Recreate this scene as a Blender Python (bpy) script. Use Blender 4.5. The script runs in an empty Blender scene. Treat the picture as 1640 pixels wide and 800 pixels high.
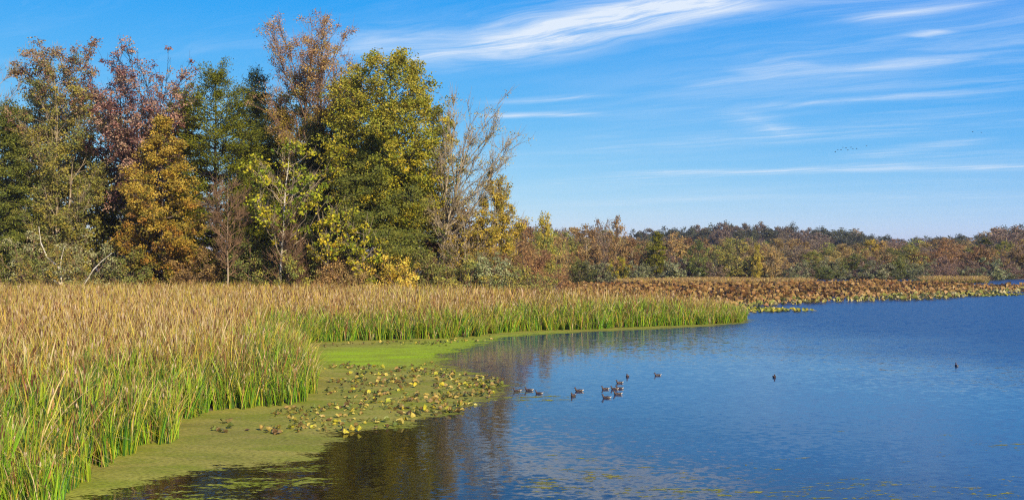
import bpy, math, random
import numpy as np

# ---------------------------------------------------------------- camera, sky, sun
SC = bpy.context.scene
COL = SC.collection
F, HC = 1700.0, 6.0                       # focal length in photo pixels, eye height above the water
cam = bpy.data.cameras.new('camera')
cam.sensor_width = 36.0
cam.lens = 36.0 * F / 1640.0
cam.clip_start, cam.clip_end = 0.5, 9000.0
cam_o = bpy.data.objects.new('camera', cam)
cam_o.location = (0, 0, HC)
cam_o.rotation_euler = (math.radians(90), 0, 0)
COL.objects.link(cam_o)
SC.camera = cam_o

SUN_DIR = np.array([0.52, -0.86, 0.52]); SUN_DIR /= np.linalg.norm(SUN_DIR)
SUN_EL = math.asin(SUN_DIR[2])
SUN_AZ = math.atan2(SUN_DIR[0], SUN_DIR[1])      # clockwise from +Y
sun = bpy.data.lights.new('sun', 'SUN')
sun.energy = 5.0
sun.angle = math.radians(0.55)
sun.color = (1.0, 0.88, 0.68)
sun_o = bpy.data.objects.new('sun', sun)
from mathutils import Vector
sun_o.rotation_euler = Vector((-SUN_DIR[0], -SUN_DIR[1], -SUN_DIR[2])).to_track_quat('-Z', 'Y').to_euler()
sun_o.location = (60, -60, 80)
COL.objects.link(sun_o)

SC.view_settings.view_transform = 'Standard'
SC.view_settings.look = 'None'
SC.view_settings.gamma = 1.0
EXPO = 0.70
SC.view_settings.exposure = EXPO
SC.render.engine = 'CYCLES'
SC.cycles.use_denoising = False
SC.cycles.filter_width = 1.2
SC.cycles.sample_clamp_indirect = 4.0
SC.cycles.max_bounces = 6
SC.cycles.transparent_max_bounces = 12
SC.cycles.use_adaptive_sampling = True

W = bpy.data.worlds.new('World')
SC.world = W
W.use_nodes = True


class NT:
    """small helper round a node tree"""
    def __init__(self, tree):
        self.t = tree; self.n = tree.nodes; self.l = tree.links
    def new(self, kind, **kw):
        nd = self.n.new(kind)
        for k, v in kw.items():
            setattr(nd, k, v)
        return nd
    def put(self, sock, v):
        if isinstance(v, bpy.types.NodeSocket):
            self.l.new(v, sock)
        else:
            sock.default_value = v
    def math(self, op, a, b=0.0, c=None, clamp=False):
        nd = self.new('ShaderNodeMath', operation=op, use_clamp=clamp)
        self.put(nd.inputs[0], a); self.put(nd.inputs[1], b)
        if c is not None:
            self.put(nd.inputs[2], c)
        return nd.outputs[0]
    def noise(self, vec, scale, detail=4.0, rough=0.55, dist=0.0):
        nd = self.new('ShaderNodeTexNoise')
        self.put(nd.inputs['Vector'], vec)
        nd.inputs['Scale'].default_value = scale
        nd.inputs['Detail'].default_value = detail
        nd.inputs['Roughness'].default_value = rough
        nd.inputs['Distortion'].default_value = dist
        return nd.outputs['Fac']
    def ramp(self, fac, lo, hi, a=0.0, b=1.0, smooth=True):
        nd = self.new('ShaderNodeMapRange', interpolation_type='SMOOTHSTEP' if smooth else 'LINEAR')
        nd.clamp = True
        self.put(nd.inputs['Value'], fac)
        self.put(nd.inputs['From Min'], lo); self.put(nd.inputs['From Max'], hi)
        self.put(nd.inputs['To Min'], a); self.put(nd.inputs['To Max'], b)
        return nd.outputs['Result']
    def mix(self, fac, a, b, blend='MIX'):
        nd = self.new('ShaderNodeMix', data_type='RGBA', blend_type=blend)
        self.put(nd.inputs['Factor'], fac)
        for s, v in ((nd.inputs[6], a), (nd.inputs[7], b)):
            if isinstance(v, bpy.types.NodeSocket):
                self.l.new(v, s)
            else:
                s.default_value = (*v, 1.0)
        return nd.outputs[2]
    def xyz(self, x, y, z):
        nd = self.new('ShaderNodeCombineXYZ')
        for s, v in zip(nd.inputs, (x, y, z)):
            self.put(s, v)
        return nd.outputs[0]


def build_world():
    g = NT(W.node_tree)
    g.n.clear()
    out = g.new('ShaderNodeOutputWorld')
    bg = g.new('ShaderNodeBackground')
    bg.inputs['Strength'].default_value = 0.13
    sky = g.new('ShaderNodeTexSky', sky_type='NISHITA')
    sky.sun_disc = False
    sky.sun_elevation = SUN_EL
    sky.sun_rotation = SUN_AZ
    sky.altitude = 2000
    sky.air_density = 1.0
    sky.dust_density = 0.0
    sky.ozone_density = 6.0
    # colour grade of the sky (deep polarised blue): one power curve for each channel
    sr = g.new('ShaderNodeSeparateColor'); g.l.new(sky.outputs[0], sr.inputs[0])
    cr_ = g.new('ShaderNodeCombineColor')
    kk = 0.13 * 2 ** EXPO
    for i_, (k_, p_) in enumerate(((0.135, 1.0), (0.150, 0.80), (0.79, 0.08))):
        b_ = g.math('MAXIMUM', g.math('SUBTRACT', sr.outputs[i_], 1.28), 0.12) if i_ == 0 else sr.outputs[i_]
        v_ = g.math('MULTIPLY', g.math('POWER', b_, p_), k_ / kk)
        g.l.new(g.math('MINIMUM', v_, 1.0 / kk), cr_.inputs[i_])
    # a thin cirrus layer: directions are projected on a flat layer overhead
    tc = g.new('ShaderNodeTexCoord')
    sep = g.new('ShaderNodeSeparateXYZ')
    g.l.new(tc.outputs['Generated'], sep.inputs[0])
    dx, dy, dz = sep.outputs
    zz = g.math('MAXIMUM', dz, 0.012)
    px = g.math('DIVIDE', dx, zz)
    py = g.math('DIVIDE', dy, zz)
    # streak frame: along = (0.77,-0.64)
    ca, sa = 0.77, -0.64
    al = g.math('ADD', g.math('MULTIPLY', px, ca), g.math('MULTIPLY', py, sa))
    ac = g.math('ADD', g.math('MULTIPLY', px, -sa), g.math('MULTIPLY', py, ca))
    warp = g.noise(g.xyz(al, ac, 0.0), 0.55, 3.0)
    ac2 = g.math('ADD', ac, g.math('MULTIPLY', g.math('SUBTRACT', warp, 0.5), 0.9))
    fib = g.noise(g.xyz(g.math('MULTIPLY', al, 0.55), g.math('MULTIPLY', ac2, 2.2), 0.0), 1.7, 10.0, 0.68, 0.5)
    patch = g.noise(g.xyz(g.math('MULTIPLY', al, 0.5), ac, 3.7), 0.42, 3.0)
    thin = g.math('MULTIPLY', g.ramp(fib, 0.40, 0.90), g.ramp(patch, 0.42, 0.70))
    thin = g.math('MULTIPLY', thin, 0.45)
    veil = g.math('MULTIPLY', g.ramp(g.noise(g.xyz(g.math('MULTIPLY', al, 0.6), ac, 2.9), 0.30, 4.0, 0.6), 0.42, 0.75), 0.20)
    thin = g.math('ADD', thin, g.math('MULTIPLY', veil, g.ramp(fib, 0.2, 0.75, 0.45, 1.0)))
    total = thin

    def layer(p):                             # photo pixel -> point on the layer
        u, v = (p[0] - 820) / F, (400 - p[1]) / F
        return u / v, 1.0 / v
    streaks = [((640, 100), (1190, -14), 0.42, 0.80), ((780, 66), (1150, 2), 0.24, 0.85), ((1130, 138), (1545, 92), 0.17, 0.36), ((1380, 36), (1570, 0), 0.11, 0.45),
               ((980, 279), (1680, 266), 0.50, 0.44), ((775, 186), (935, 182), 0.13, 0.6), ((780, 165), (970, 152), 0.12, 0.35),
               ((1190, 118), (1290, 104), 0.16, 0.45), ((1180, 180), (1260, 217), 0.18, 0.32), ((1390, 250), (1550, 225), 0.30, 0.38),
               ((1150, 175), (1560, 150), 0.16, 0.28), ((900, 330), (1150, 316), 0.9, 0.22), ((1470, 60), (1510, 50), 0.1, 0.4)]
    for a, b, wd, st in streaks:
        (ax, ay), (bx, by) = layer(a), layer(b)
        ln = math.hypot(bx - ax, by - ay)
        ux, uy = (bx - ax) / ln, (by - ay) / ln
        rx, ry = g.math('SUBTRACT', px, ax), g.math('SUBTRACT', py, ay)
        t = g.math('DIVIDE', g.math('ADD', g.math('MULTIPLY', rx, ux), g.math('MULTIPLY', ry, uy)), ln)
        c = g.math('ADD', g.math('MULTIPLY', rx, -uy), g.math('MULTIPLY', ry, ux))
        c = g.math('ADD', c, g.math('MULTIPLY', g.math('SUBTRACT', warp, 0.5), wd * 2.6))
        lat = g.math('POWER', g.ramp(g.math('ABSOLUTE', c), 0.0, wd * 1.9, 1.0, 0.0, False), 1.7)
        lon = g.math('MULTIPLY', g.ramp(t, -0.2, 0.25), g.ramp(t, 0.8, 1.3, 1.0, 0.0))
        m = g.math('MULTIPLY', lat, lon)
        m = g.math('MULTIPLY', m, g.ramp(fib, 0.28, 0.72, 0.12, 1.0))
        total = g.math('ADD', total, g.math('MULTIPLY', m, st * 1.3))
    up = g.ramp(dz, 0.01, 0.06)
    total = g.math('MULTIPLY', g.math('MINIMUM', total, 0.92), up)
    cl = g.mix(total, cr_.outputs[0], (0.82 / kk, 0.90 / kk, 1.0 / kk))
    g.l.new(cl, bg.inputs['Color'])
    g.l.new(bg.outputs[0], out.inputs[0])


build_world()

# ---------------------------------------------------------------- helpers
def gx(px, Y):
    return (px - 820.0) * Y / F
def gp(px, py, z=0.0):
    Y = F * (HC - z) / (py - 400.0)
    return gx(px, Y), Y
def zt(py, Y):
    return HC + (400.0 - py) * Y / F

def tag(o, label, cat, group=None, kind=None):
    if label: o['label'] = label
    if cat: o['category'] = cat
    if group: o['group'] = group
    if kind: o['kind'] = kind
    return o

def empty(name, loc=(0, 0, 0), rz=0.0, s=1.0):
    o = bpy.data.objects.new(name, None)
    o.location = loc; o.rotation_euler = (0, 0, rz); o.scale = (s, s, s)
    o.empty_display_size = 0.2
    COL.objects.link(o)
    return o

def obj(name, me, parent=None, loc=None):
    o = bpy.data.objects.new(name, me)
    if parent is not None: o.parent = parent
    if loc is not None: o.location = loc
    COL.objects.link(o)
    return o

def np_mesh(name, verts, faces, mat, col=None, smooth=False, attrs=None):
    """verts (N,3); faces: list of (M,k) int arrays; col (N,3) vertex colours"""
    me = bpy.data.meshes.new(name)
    v = np.ascontiguousarray(verts, dtype=np.float32)
    me.vertices.add(len(v)); me.vertices.foreach_set('co', v.ravel())
    if not isinstance(faces, (list, tuple)): faces = [faces]
    faces = [np.asarray(f, dtype=np.int32) for f in faces if len(f)]
    loops = np.concatenate([f.ravel() for f in faces])
    tot = np.concatenate([np.full(len(f), f.shape[1], dtype=np.int32) for f in faces])
    st = np.zeros(len(tot), dtype=np.int32); st[1:] = np.cumsum(tot)[:-1]
    me.loops.add(len(loops)); me.loops.foreach_set('vertex_index', loops)
    me.polygons.add(len(tot)); me.polygons.foreach_set('loop_start', st)
    try: me.polygons.foreach_set('loop_total', tot)
    except Exception: pass
    me.polygons.foreach_set('use_smooth', np.full(len(tot), smooth, dtype=bool))
    if col is not None:
        a = me.color_attributes.new('col', 'FLOAT_COLOR', 'POINT')
        c4 = np.ones((len(v), 4), dtype=np.float32); c4[:, :3] = col
        a.data.foreach_set('color', c4.ravel())
    for k, val in (attrs or {}).items():
        a = me.attributes.new(k, 'FLOAT', 'POINT')
        a.data.foreach_set('value', np.asarray(val, dtype=np.float32))
    me.update(calc_edges=True)
    me.materials.append(mat)
    return me

def nrm(a):
    return a / np.maximum(np.linalg.norm(a, axis=-1, keepdims=True), 1e-9)

def tubes(P, R, S):
    """P (N,K,3) polylines, R (N,K) radii -> verts, quads"""
    P = np.asarray(P, float); R = np.asarray(R, float)
    N, K, _ = P.shape
    T = np.gradient(P, axis=1); T = nrm(T)
    ref = np.where(np.abs(T[..., 2:3]) > 0.85, np.array([1.0, 0.13, 0.0]), np.array([0.0, 0.0, 1.0]))
    A = nrm(np.cross(T, ref)); B = np.cross(T, A)
    ang = np.arange(S) * 2 * np.pi / S
    V = P[:, :, None, :] + R[:, :, None, None] * (np.cos(ang)[None, None, :, None] * A[:, :, None, :] + np.sin(ang)[None, None, :, None] * B[:, :, None, :])
    idx = np.arange(N * K * S).reshape(N, K, S)
    a = idx[:, :-1, :]; b = idx[:, 1:, :]
    q = np.stack([a, np.roll(a, -1, 2), np.roll(b, -1, 2), b], -1).reshape(-1, 4)
    return V.reshape(-1, 3), q

def join_vf(parts):
    vs, fs, off = [], [], 0
    for v, f in parts:
        vs.append(v); fs.append(np.asarray(f) + off); off += len(v)
    return np.concatenate(vs), fs

# ---------------------------------------------------------------- materials
def mat_base(name):
    m = bpy.data.materials.new(name); m.use_nodes = True
    g = NT(m.node_tree); g.n.clear()
    return m, g, g.new('ShaderNodeOutputMaterial')

def mat_leaf(name, trans=0.35, rough=0.5, spec=0.35):
    m, g, out = mat_base(name)
    at = g.new('ShaderNodeAttribute', attribute_name='col')
    oi = g.new('ShaderNodeObjectInfo')
    hs = g.new('ShaderNodeHueSaturation')
    g.l.new(at.outputs['Color'], hs.inputs['Color'])
    g.l.new(g.ramp(oi.outputs['Random'], 0, 1, 0.485, 0.515, False), hs.inputs['Hue'])
    g.l.new(g.ramp(g.math('FRACT', g.math('MULTIPLY', oi.outputs['Random'], 7.31)), 0, 1, 0.86, 1.14, False), hs.inputs['Value'])
    p = g.new('ShaderNodeBsdfPrincipled')
    g.l.new(hs.outputs[0], p.inputs['Base Color'])
    p.inputs['Roughness'].default_value = rough
    p.inputs['Specular IOR Level'].default_value = spec
    tr = g.new('ShaderNodeBsdfTranslucent')
    g.l.new(hs.outputs[0], tr.inputs['Color'])
    mx = g.new('ShaderNodeMixShader'); mx.inputs[0].default_value = trans
    g.l.new(p.outputs[0], mx.inputs[1]); g.l.new(tr.outputs[0], mx.inputs[2])
    g.l.new(mx.outputs[0], out.inputs[0])
    return m

def mat_bark(name, c1, c2, scale=3.0, stretch=0.25, rough=0.85):
    m, g, out = mat_base(name)
    tc = g.new('ShaderNodeTexCoord')
    mp = g.new('ShaderNodeMapping'); mp.inputs['Scale'].default_value = (1, 1, stretch)
    g.l.new(tc.outputs['Object'], mp.inputs[0])
    n = g.noise(mp.outputs[0], scale, 6.0, 0.65)
    c = g.mix(g.ramp(n, 0.35, 0.68), c1, c2)
    p = g.new('ShaderNodeBsdfPrincipled'); p.inputs['Roughness'].default_value = rough
    p.inputs['Specular IOR Level'].default_value = 0.2
    g.l.new(c, p.inputs['Base Color'])
    b = g.new('ShaderNodeBump'); b.inputs['Strength'].default_value = 0.6; b.inputs['Distance'].default_value = 0.03
    g.l.new(n, b.inputs['Height']); g.l.new(b.outputs[0], p.inputs['Normal'])
    g.l.new(p.outputs[0], out.inputs[0])
    return m

LEAF = mat_leaf('leaf', 0.42, 0.55, 0.14)
NEEDLE = mat_leaf('needle', 0.30, 0.65, 0.06)
REED = mat_leaf('reed_blade', 0.25, 0.5, 0.12)
PAD = mat_leaf('lily_leaf', 0.25, 0.45, 0.22)
BARK = {'brown': mat_bark('bark_brown', (0.05, 0.036, 0.026), (0.15, 0.11, 0.08)),
        'dark': mat_bark('bark_dark', (0.018, 0.014, 0.012), (0.055, 0.042, 0.034)),
        'grey': mat_bark('bark_grey', (0.17, 0.125, 0.08), (0.36, 0.28, 0.18)),
        'white': mat_bark('bark_white', (0.28, 0.23, 0.16), (0.62, 0.57, 0.46), 2.2, 0.6),
        'pale': mat_bark('bark_pale', (0.18, 0.135, 0.085), (0.36, 0.285, 0.18)),
        'twig': mat_bark('bark_twig', (0.13, 0.075, 0.04), (0.25, 0.15, 0.085))}

def add_haze(dens):
    x0, x1, y0, y1, z0, z1 = -3990., 3990., -1190., 4990., -1.7, 62.
    V = np.array([(x, y, z) for z in (z0, z1) for y in (y0, y1) for x in (x0, x1)])
    Q = np.array([(0, 2, 3, 1), (4, 5, 7, 6), (0, 1, 5, 4), (2, 6, 7, 3), (0, 4, 6, 2), (1, 3, 7, 5)])
    m, g, out = mat_base('haze')
    v = g.new('ShaderNodeVolumePrincipled')
    v.inputs['Color'].default_value = (0.86, 0.90, 0.96, 1); v.inputs['Density'].default_value = dens; v.inputs['Anisotropy'].default_value = 0.2
    g.l.new(v.outputs[0], out.inputs['Volume'])
    o = obj('haze', np_mesh('haze', V, Q, m))
    tag(o, 'thin autumn haze over the marsh', 'haze', kind='stuff')

# ---------------------------------------------------------------- outline of water, reeds, woods (metres, from the photo)
REED_PX = [(60, 835), (128, 800), (152, 768), (200, 745), (246, 722), (286, 708), (300, 678), (345, 660), (420, 655), (488, 646), (516, 630), (518, 606), (500, 580), (478, 556), (520, 547), (600, 545), (700, 543), (760, 540), (790, 535), (850, 530), (960, 527), (1050, 523), (1130, 520), (1185, 517), (1204, 512)]
REED_POLY = [gp(*p) for p in REED_PX] + [(20.8, 93.5), (15, 92), (8, 93), (0, 97), (-14, 102), (-30, 107), (-64, 113), (-64, 100), (-40, 70), (-24, 40), (-18, 26), (-15, 21)]
SHORE = [(-400, 118), (-80, 112), (-64, 110), (-30, 105), (-14, 101), (-2, 99), (2, 108), (4.2, 125), (5.8, 150), (8.0, 180), (13, 194), (40, 209), (75, 216), (110, 219), (160, 221), (400, 226)]
SHX = np.array([p[0] for p in SHORE]); SHY = np.array([p[1] for p in SHORE])

def sdist(P, poly):
    """signed distance (inside > 0) of points P (N,2) to a polygon"""
    P = np.asarray(P, float); poly = np.asarray(poly, float)
    A = poly; B = np.roll(poly, -1, 0)
    best = np.full(len(P), 1e18); ins = np.zeros(len(P), bool)
    for a, b in zip(A, B):
        ab = b - a
        t = np.clip(((P - a) @ ab) / max(ab @ ab, 1e-12), 0, 1)
        d = ((P - a - t[:, None] * ab) ** 2).sum(1)
        best = np.minimum(best, d)
        c = (a[1] > P[:, 1]) != (b[1] > P[:, 1])
        if c.any():
            xi = a[0] + (P[:, 1] - a[1]) / (b[1] - a[1] + 1e-15) * ab[0]
            ins ^= c & (P[:, 0] < xi)
    return np.where(ins, 1, -1) * np.sqrt(best)

def sstep(x, a, b):
    t = np.clip((x - a) / (b - a), 0, 1)
    return t * t * (3 - 2 * t)

def vnoise(X, Y, s, seed=0):
    """cheap value noise"""
    X = np.asarray(X, float) / s + seed * 17.3; Y = np.asarray(Y, float) / s + seed * 9.1
    xi, yi = np.floor(X), np.floor(Y); fx, fy = X - xi, Y - yi
    fx = fx * fx * (3 - 2 * fx); fy = fy * fy * (3 - 2 * fy)
    h = lambda a, b: np.modf(np.abs(np.sin(a * 127.1 + b * 311.7) * 43758.5453))[0]
    return (h(xi, yi) * (1 - fx) + h(xi + 1, yi) * fx) * (1 - fy) + (h(xi, yi + 1) * (1 - fx) + h(xi + 1, yi + 1) * fx) * fy

def shore_y(X):
    return np.interp(X, SHX, SHY)

def ground_z(X, Y):
    X = np.asarray(X, float); Y = np.asarray(Y, float)
    r = sdist(np.stack([X.ravel(), Y.ravel()], 1), REED_POLY).reshape(X.shape)
    z = -0.7 + 0.74 * sstep(r, -2.0, 1.2)
    inland = Y - shore_y(X)
    # width of the shore measured roughly across it
    zl = -0.7 + 0.95 * sstep(inland, -4, 3) + 0.5 * sstep(inland, 3, 40)
    zl = zl + 0.12 * (vnoise(X, Y, 5.0) - 0.5) * sstep(inland, 0, 6)
    return np.maximum(z, zl)

# ---------------------------------------------------------------- ground and water
def grid_mesh(name, xs, ys, zf, mat, attrs=None, smooth=True):
    GX, GY = np.meshgrid(xs, ys)
    Z = zf(GX, GY)
    V = np.stack([GX, GY, Z], -1).reshape(-1, 3)
    n, m = len(xs), len(ys)
    i = np.arange(n * m).reshape(m, n)
    q = np.stack([i[:-1, :-1], i[:-1, 1:], i[1:, 1:], i[1:, :-1]], -1).reshape(-1, 4)
    at = {k: f(GX, GY).ravel() for k, f in (attrs or {}).items()}
    return np_mesh(name, V, q, mat, smooth=smooth, attrs=at)

m, g, out = mat_base('leaf_litter')
tc = g.new('ShaderNodeTexCoord')
n1 = g.noise(tc.outputs['Object'], 0.5, 6.0, 0.6); n2 = g.noise(tc.outputs['Object'], 7.0, 5.0, 0.7)
c = g.mix(g.ramp(n1, 0.35, 0.65), (0.035, 0.028, 0.014), (0.11, 0.075, 0.035))
c = g.mix(g.ramp(n2, 0.4, 0.7), c, (0.17, 0.12, 0.05))
p = g.new('ShaderNodeBsdfPrincipled'); p.inputs['Roughness'].default_value = 0.95
g.l.new(c, p.inputs['Base Color'])
b = g.new('ShaderNodeBump'); b.inputs['Distance'].default_value = 0.08
g.l.new(n2, b.inputs['Height']); g.l.new(b.outputs[0], p.inputs['Normal'])
g.l.new(p.outputs[0], out.inputs[0])
GROUND_MAT = m
xs = np.concatenate([[-3900, -1500, -600, -300, -180, -120], np.arange(-90, 150, 1.5), [160, 200, 300, 600, 1500, 3900]])
ys = np.concatenate([[-1150, -300, -50, 0], np.arange(15, 245, 1.5), [260, 300, 400, 700, 1500, 4900]])
tag(obj('ground', grid_mesh('ground', xs, ys, ground_z, GROUND_MAT)), 'brown muddy ground under the reeds and trees', None, kind='structure')

m, g, out = mat_base('pond_water')
geo = g.new('ShaderNodeNewGeometry')
sp = g.new('ShaderNodeSeparateXYZ'); g.l.new(geo.outputs['Position'], sp.inputs[0])
X, Y, Z = sp.outputs
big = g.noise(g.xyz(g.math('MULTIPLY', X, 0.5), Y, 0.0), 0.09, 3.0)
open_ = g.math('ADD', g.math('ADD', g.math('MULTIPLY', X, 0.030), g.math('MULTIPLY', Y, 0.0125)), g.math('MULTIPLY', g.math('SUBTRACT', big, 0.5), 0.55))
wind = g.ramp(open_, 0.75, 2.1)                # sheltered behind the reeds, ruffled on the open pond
def slope(vec, scale, detail, amp):
    nd = g.new('ShaderNodeTexNoise'); g.put(nd.inputs['Vector'], vec)
    nd.inputs['Scale'].default_value = scale; nd.inputs['Detail'].default_value = detail
    vm = g.new('ShaderNodeVectorMath', operation='SUBTRACT'); g.l.new(nd.outputs['Color'], vm.inputs[0]); vm.inputs[1].default_value = (0.5, 0.5, 0.5)
    vs = g.new('ShaderNodeVectorMath', operation='SCALE'); g.l.new(vm.outputs[0], vs.inputs[0]); g.put(vs.inputs['Scale'], amp)
    return vs.outputs[0]
def vadd(a, b):
    nd = g.new('ShaderNodeVectorMath', operation='ADD'); g.put(nd.inputs[0], a); g.put(nd.inputs[1], b)
    return nd.outputs[0]
chop = slope(g.xyz(g.math('MULTIPLY', X, 0.75), g.math('MULTIPLY', Y, 0.9), 0.0), 2.6, 2.0, g.ramp(wind, 0, 1, 0.012, 0.48, False))
fine = slope(g.xyz(g.math('MULTIPLY', X, 0.7), Y, 4.0), 5.5, 3.0, g.ramp(wind, 0, 1, 0.085, 0.40, False))
swell = slope(g.xyz(g.math('MULTIPLY', X, 0.5), Y, 9.0), 0.5, 2.0, g.ramp(wind, 0, 1, 0.012, 0.08, False))
sl = vadd(vadd(chop, fine), swell)
ml = g.new('ShaderNodeVectorMath', operation='MULTIPLY'); g.l.new(sl, ml.inputs[0]); ml.inputs[1].default_value = (0.7, 1.0, 0.0)
nn = g.new('ShaderNodeVectorMath', operation='NORMALIZE'); g.l.new(vadd(ml.outputs[0], (0.0, 0.0, 1.0)), nn.inputs[0])
p = g.new('ShaderNodeBsdfPrincipled')
g.l.new(g.mix(g.ramp(open_, 0.25, 0.85), (0.016, 0.011, 0.004), (0.004, 0.034, 0.090)), p.inputs['Base Color'])  # sky reflection's blue put into the base colour, left brown where trees reflect
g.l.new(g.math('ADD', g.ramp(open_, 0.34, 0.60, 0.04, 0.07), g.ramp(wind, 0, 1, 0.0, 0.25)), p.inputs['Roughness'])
p.inputs['IOR'].default_value = 1.333
g.l.new(nn.outputs[0], p.inputs['Normal'])
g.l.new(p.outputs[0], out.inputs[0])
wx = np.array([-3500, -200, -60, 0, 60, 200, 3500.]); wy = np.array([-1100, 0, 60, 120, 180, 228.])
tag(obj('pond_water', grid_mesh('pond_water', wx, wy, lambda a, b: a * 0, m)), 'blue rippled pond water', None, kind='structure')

# ---------------------------------------------------------------- duckweed film
def px_poly(pts):
    return [gp(*p) for p in pts]
DW_MAIN = px_poly([(-200, 806), (120, 806), (190, 790), (262, 768), (335, 752), (430, 744), (500, 738), (516, 716), (545, 694), (640, 684), (700, 664), (770, 644), (802, 632), (792, 612), (745, 594), (700, 580), (716, 567), (770, 550), (815, 538), (770, 532), (480, 532), (200, 560), (-200, 600)])
DW_EDGE = px_poly([(690, 560), (760, 546), (860, 536), (960, 531), (1060, 527), (1140, 523), (1206, 516), (1206, 510), (1100, 512), (900, 518), (700, 528)])
DW_TAIL = px_poly([(760, 640), (830, 652), (930, 650), (985, 640), (960, 628), (860, 622), (790, 618)])
DW_DARK = px_poly([(120, 812), (230, 775), (520, 735), (560, 765), (500, 812)])
DW_RIGHT = px_poly([(830, 700), (1000, 735), (1180, 755), (1400, 765), (1660, 752), (1680, 812), (820, 812)])
DW_RIGHT2 = px_poly([(1480, 690), (1660, 700), (1660, 725), (1500, 712)])
DW_LIME = px_poly([(500, 572), (560, 560), (650, 556), (740, 547), (820, 539), (900, 534), (790, 552), (715, 572), (640, 583), (560, 583)])

def dw_dens(X, Y):
    P = np.stack([X.ravel(), Y.ravel()], 1)
    k = Y.ravel() / 40.0
    def f(poly, soft, top): return top * sstep(sdist(P, poly), -soft * k, soft * k)
    d = f(DW_MAIN, 2.3, 1.0)
    d = np.maximum(d, f(DW_EDGE, 0.9, 0.75))
    d = np.maximum(d, f(DW_TAIL, 1.4, 0.33))
    d = np.maximum(d, f(DW_DARK, 0.8, 0.36))
    d = np.maximum(d, f(DW_RIGHT, 1.6, 0.33))
    d = np.maximum(d, f(DW_RIGHT2, 1.0, 0.34))
    return np.maximum(d, 0.13 * sstep(-Y.ravel(), -48, -30))
def dw_lime(X, Y):
    P = np.stack([X.ravel(), Y.ravel()], 1)
    return np.clip(sstep(sdist(P, DW_LIME), -4.0, 1.5) + 0.22 * sstep(-P[:, 1], -29.5, -26.5) * sstep(-P[:, 0], 4.5, 7.0), 0, 1)

m, g, out = mat_base('duckweed')
geo = g.new('ShaderNodeNewGeometry')
pos = geo.outputs['Position']
sp = g.new('ShaderNodeSeparateXYZ'); g.l.new(pos, sp.inputs[0])
stv = g.xyz(g.math('MULTIPLY', sp.outputs[0], 0.40), sp.outputs[1], 0.0)
den = g.new('ShaderNodeAttribute', attribute_name='dens').outputs['Fac']
lim = g.new('ShaderNodeAttribute', attribute_name='lime').outputs['Fac']
a1 = g.noise(stv, 0.9, 5.0, 0.6, 0.6); a2 = g.noise(stv, 17.0, 3.0, 0.7); a3 = g.noise(stv, 4.0, 4.0, 0.6)
s = g.math('ADD', g.math('MULTIPLY', g.math('SUBTRACT', a1, 0.5), 1.5), g.math('MULTIPLY', g.math('SUBTRACT', a2, 0.5), 1.2))
s = g.math('ADD', s, g.math('MULTIPLY', g.math('SUBTRACT', a3, 0.5), 1.3))
s = g.math('ADD', s, g.math('MULTIPLY', den, 1.25))
alpha = g.math('MULTIPLY', g.ramp(s, 0.60, 0.70), g.ramp(den, 0.02, 0.10))
a4 = g.noise(stv, 0.28, 4.0, 0.6, 0.4)
c = g.mix(g.ramp(a1, 0.35, 0.65), (0.34, 0.30, 0.052), (0.225, 0.25, 0.022))
c = g.mix(g.ramp(a4, 0.45, 0.70, 0.0, 0.6), c, (0.24, 0.19, 0.045))
c = g.mix(g.ramp(a3, 0.55, 0.8), c, (0.36, 0.31, 0.09))
c = g.mix(g.math('MULTIPLY', lim, g.ramp(a1, 0.30, 0.62, 0.95, 0.35)), c, (0.32, 0.50, 0.006))
c = g.mix(g.ramp(a2, 0.34, 0.60), g.mix(0.65, c, (0.05, 0.055, 0.01)), c)
p = g.new('ShaderNodeBsdfPrincipled'); p.inputs['Roughness'].default_value = 0.85
p.inputs['Specular IOR Level'].default_value = 0.06
g.l.new(c, p.inputs['Base Color'])
b = g.new('ShaderNodeBump'); b.inputs['Distance'].default_value = 0.01; b.inputs['Strength'].default_value = 0.6
g.l.new(a2, b.inputs['Height']); g.l.new(b.outputs[0], p.inputs['Normal'])
tr = g.new('ShaderNodeBsdfTransparent')
mx = g.new('ShaderNodeMixShader'); g.l.new(alpha, mx.inputs[0]); g.l.new(tr.outputs[0], mx.inputs[1]); g.l.new(p.outputs[0], mx.inputs[2])
g.l.new(mx.outputs[0], out.inputs[0])
dw = obj('duckweed', grid_mesh('duckweed', np.arange(-34, 28, 0.3), np.arange(23.5, 92, 0.3), lambda a, b: a * 0 + 0.004, m, {'dens': dw_dens, 'lime': dw_lime}))
tag(dw, 'olive and lime green duckweed film floating by the reeds', 'duckweed', kind='stuff')

# ---------------------------------------------------------------- trees
ENV = {'oval': lambda t: np.sqrt(np.clip(1 - (2 * t - 1) ** 2, 0.02, 1)),
       'round': lambda t: np.clip(1 - np.abs(2 * t - 0.9) ** 2.6, 0.08, 1) ** 0.6,
       'cone': lambda t: 0.10 + 0.90 * (1 - t) ** 0.85,
       'egg': lambda t: np.clip(np.sin(np.pi * np.clip(t, 0, 1) ** 0.72), 0.06, 1) ** 0.8,
       'vase': lambda t: np.clip(0.35 + 0.95 * t, 0, 1) * np.clip((1.06 - t) * 4.5, 0.12, 1) ** 0.6,
       'column': lambda t: np.clip(np.sin(np.pi * (0.08 + 0.9 * t)), 0.1, 1) ** 0.4}

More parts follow.
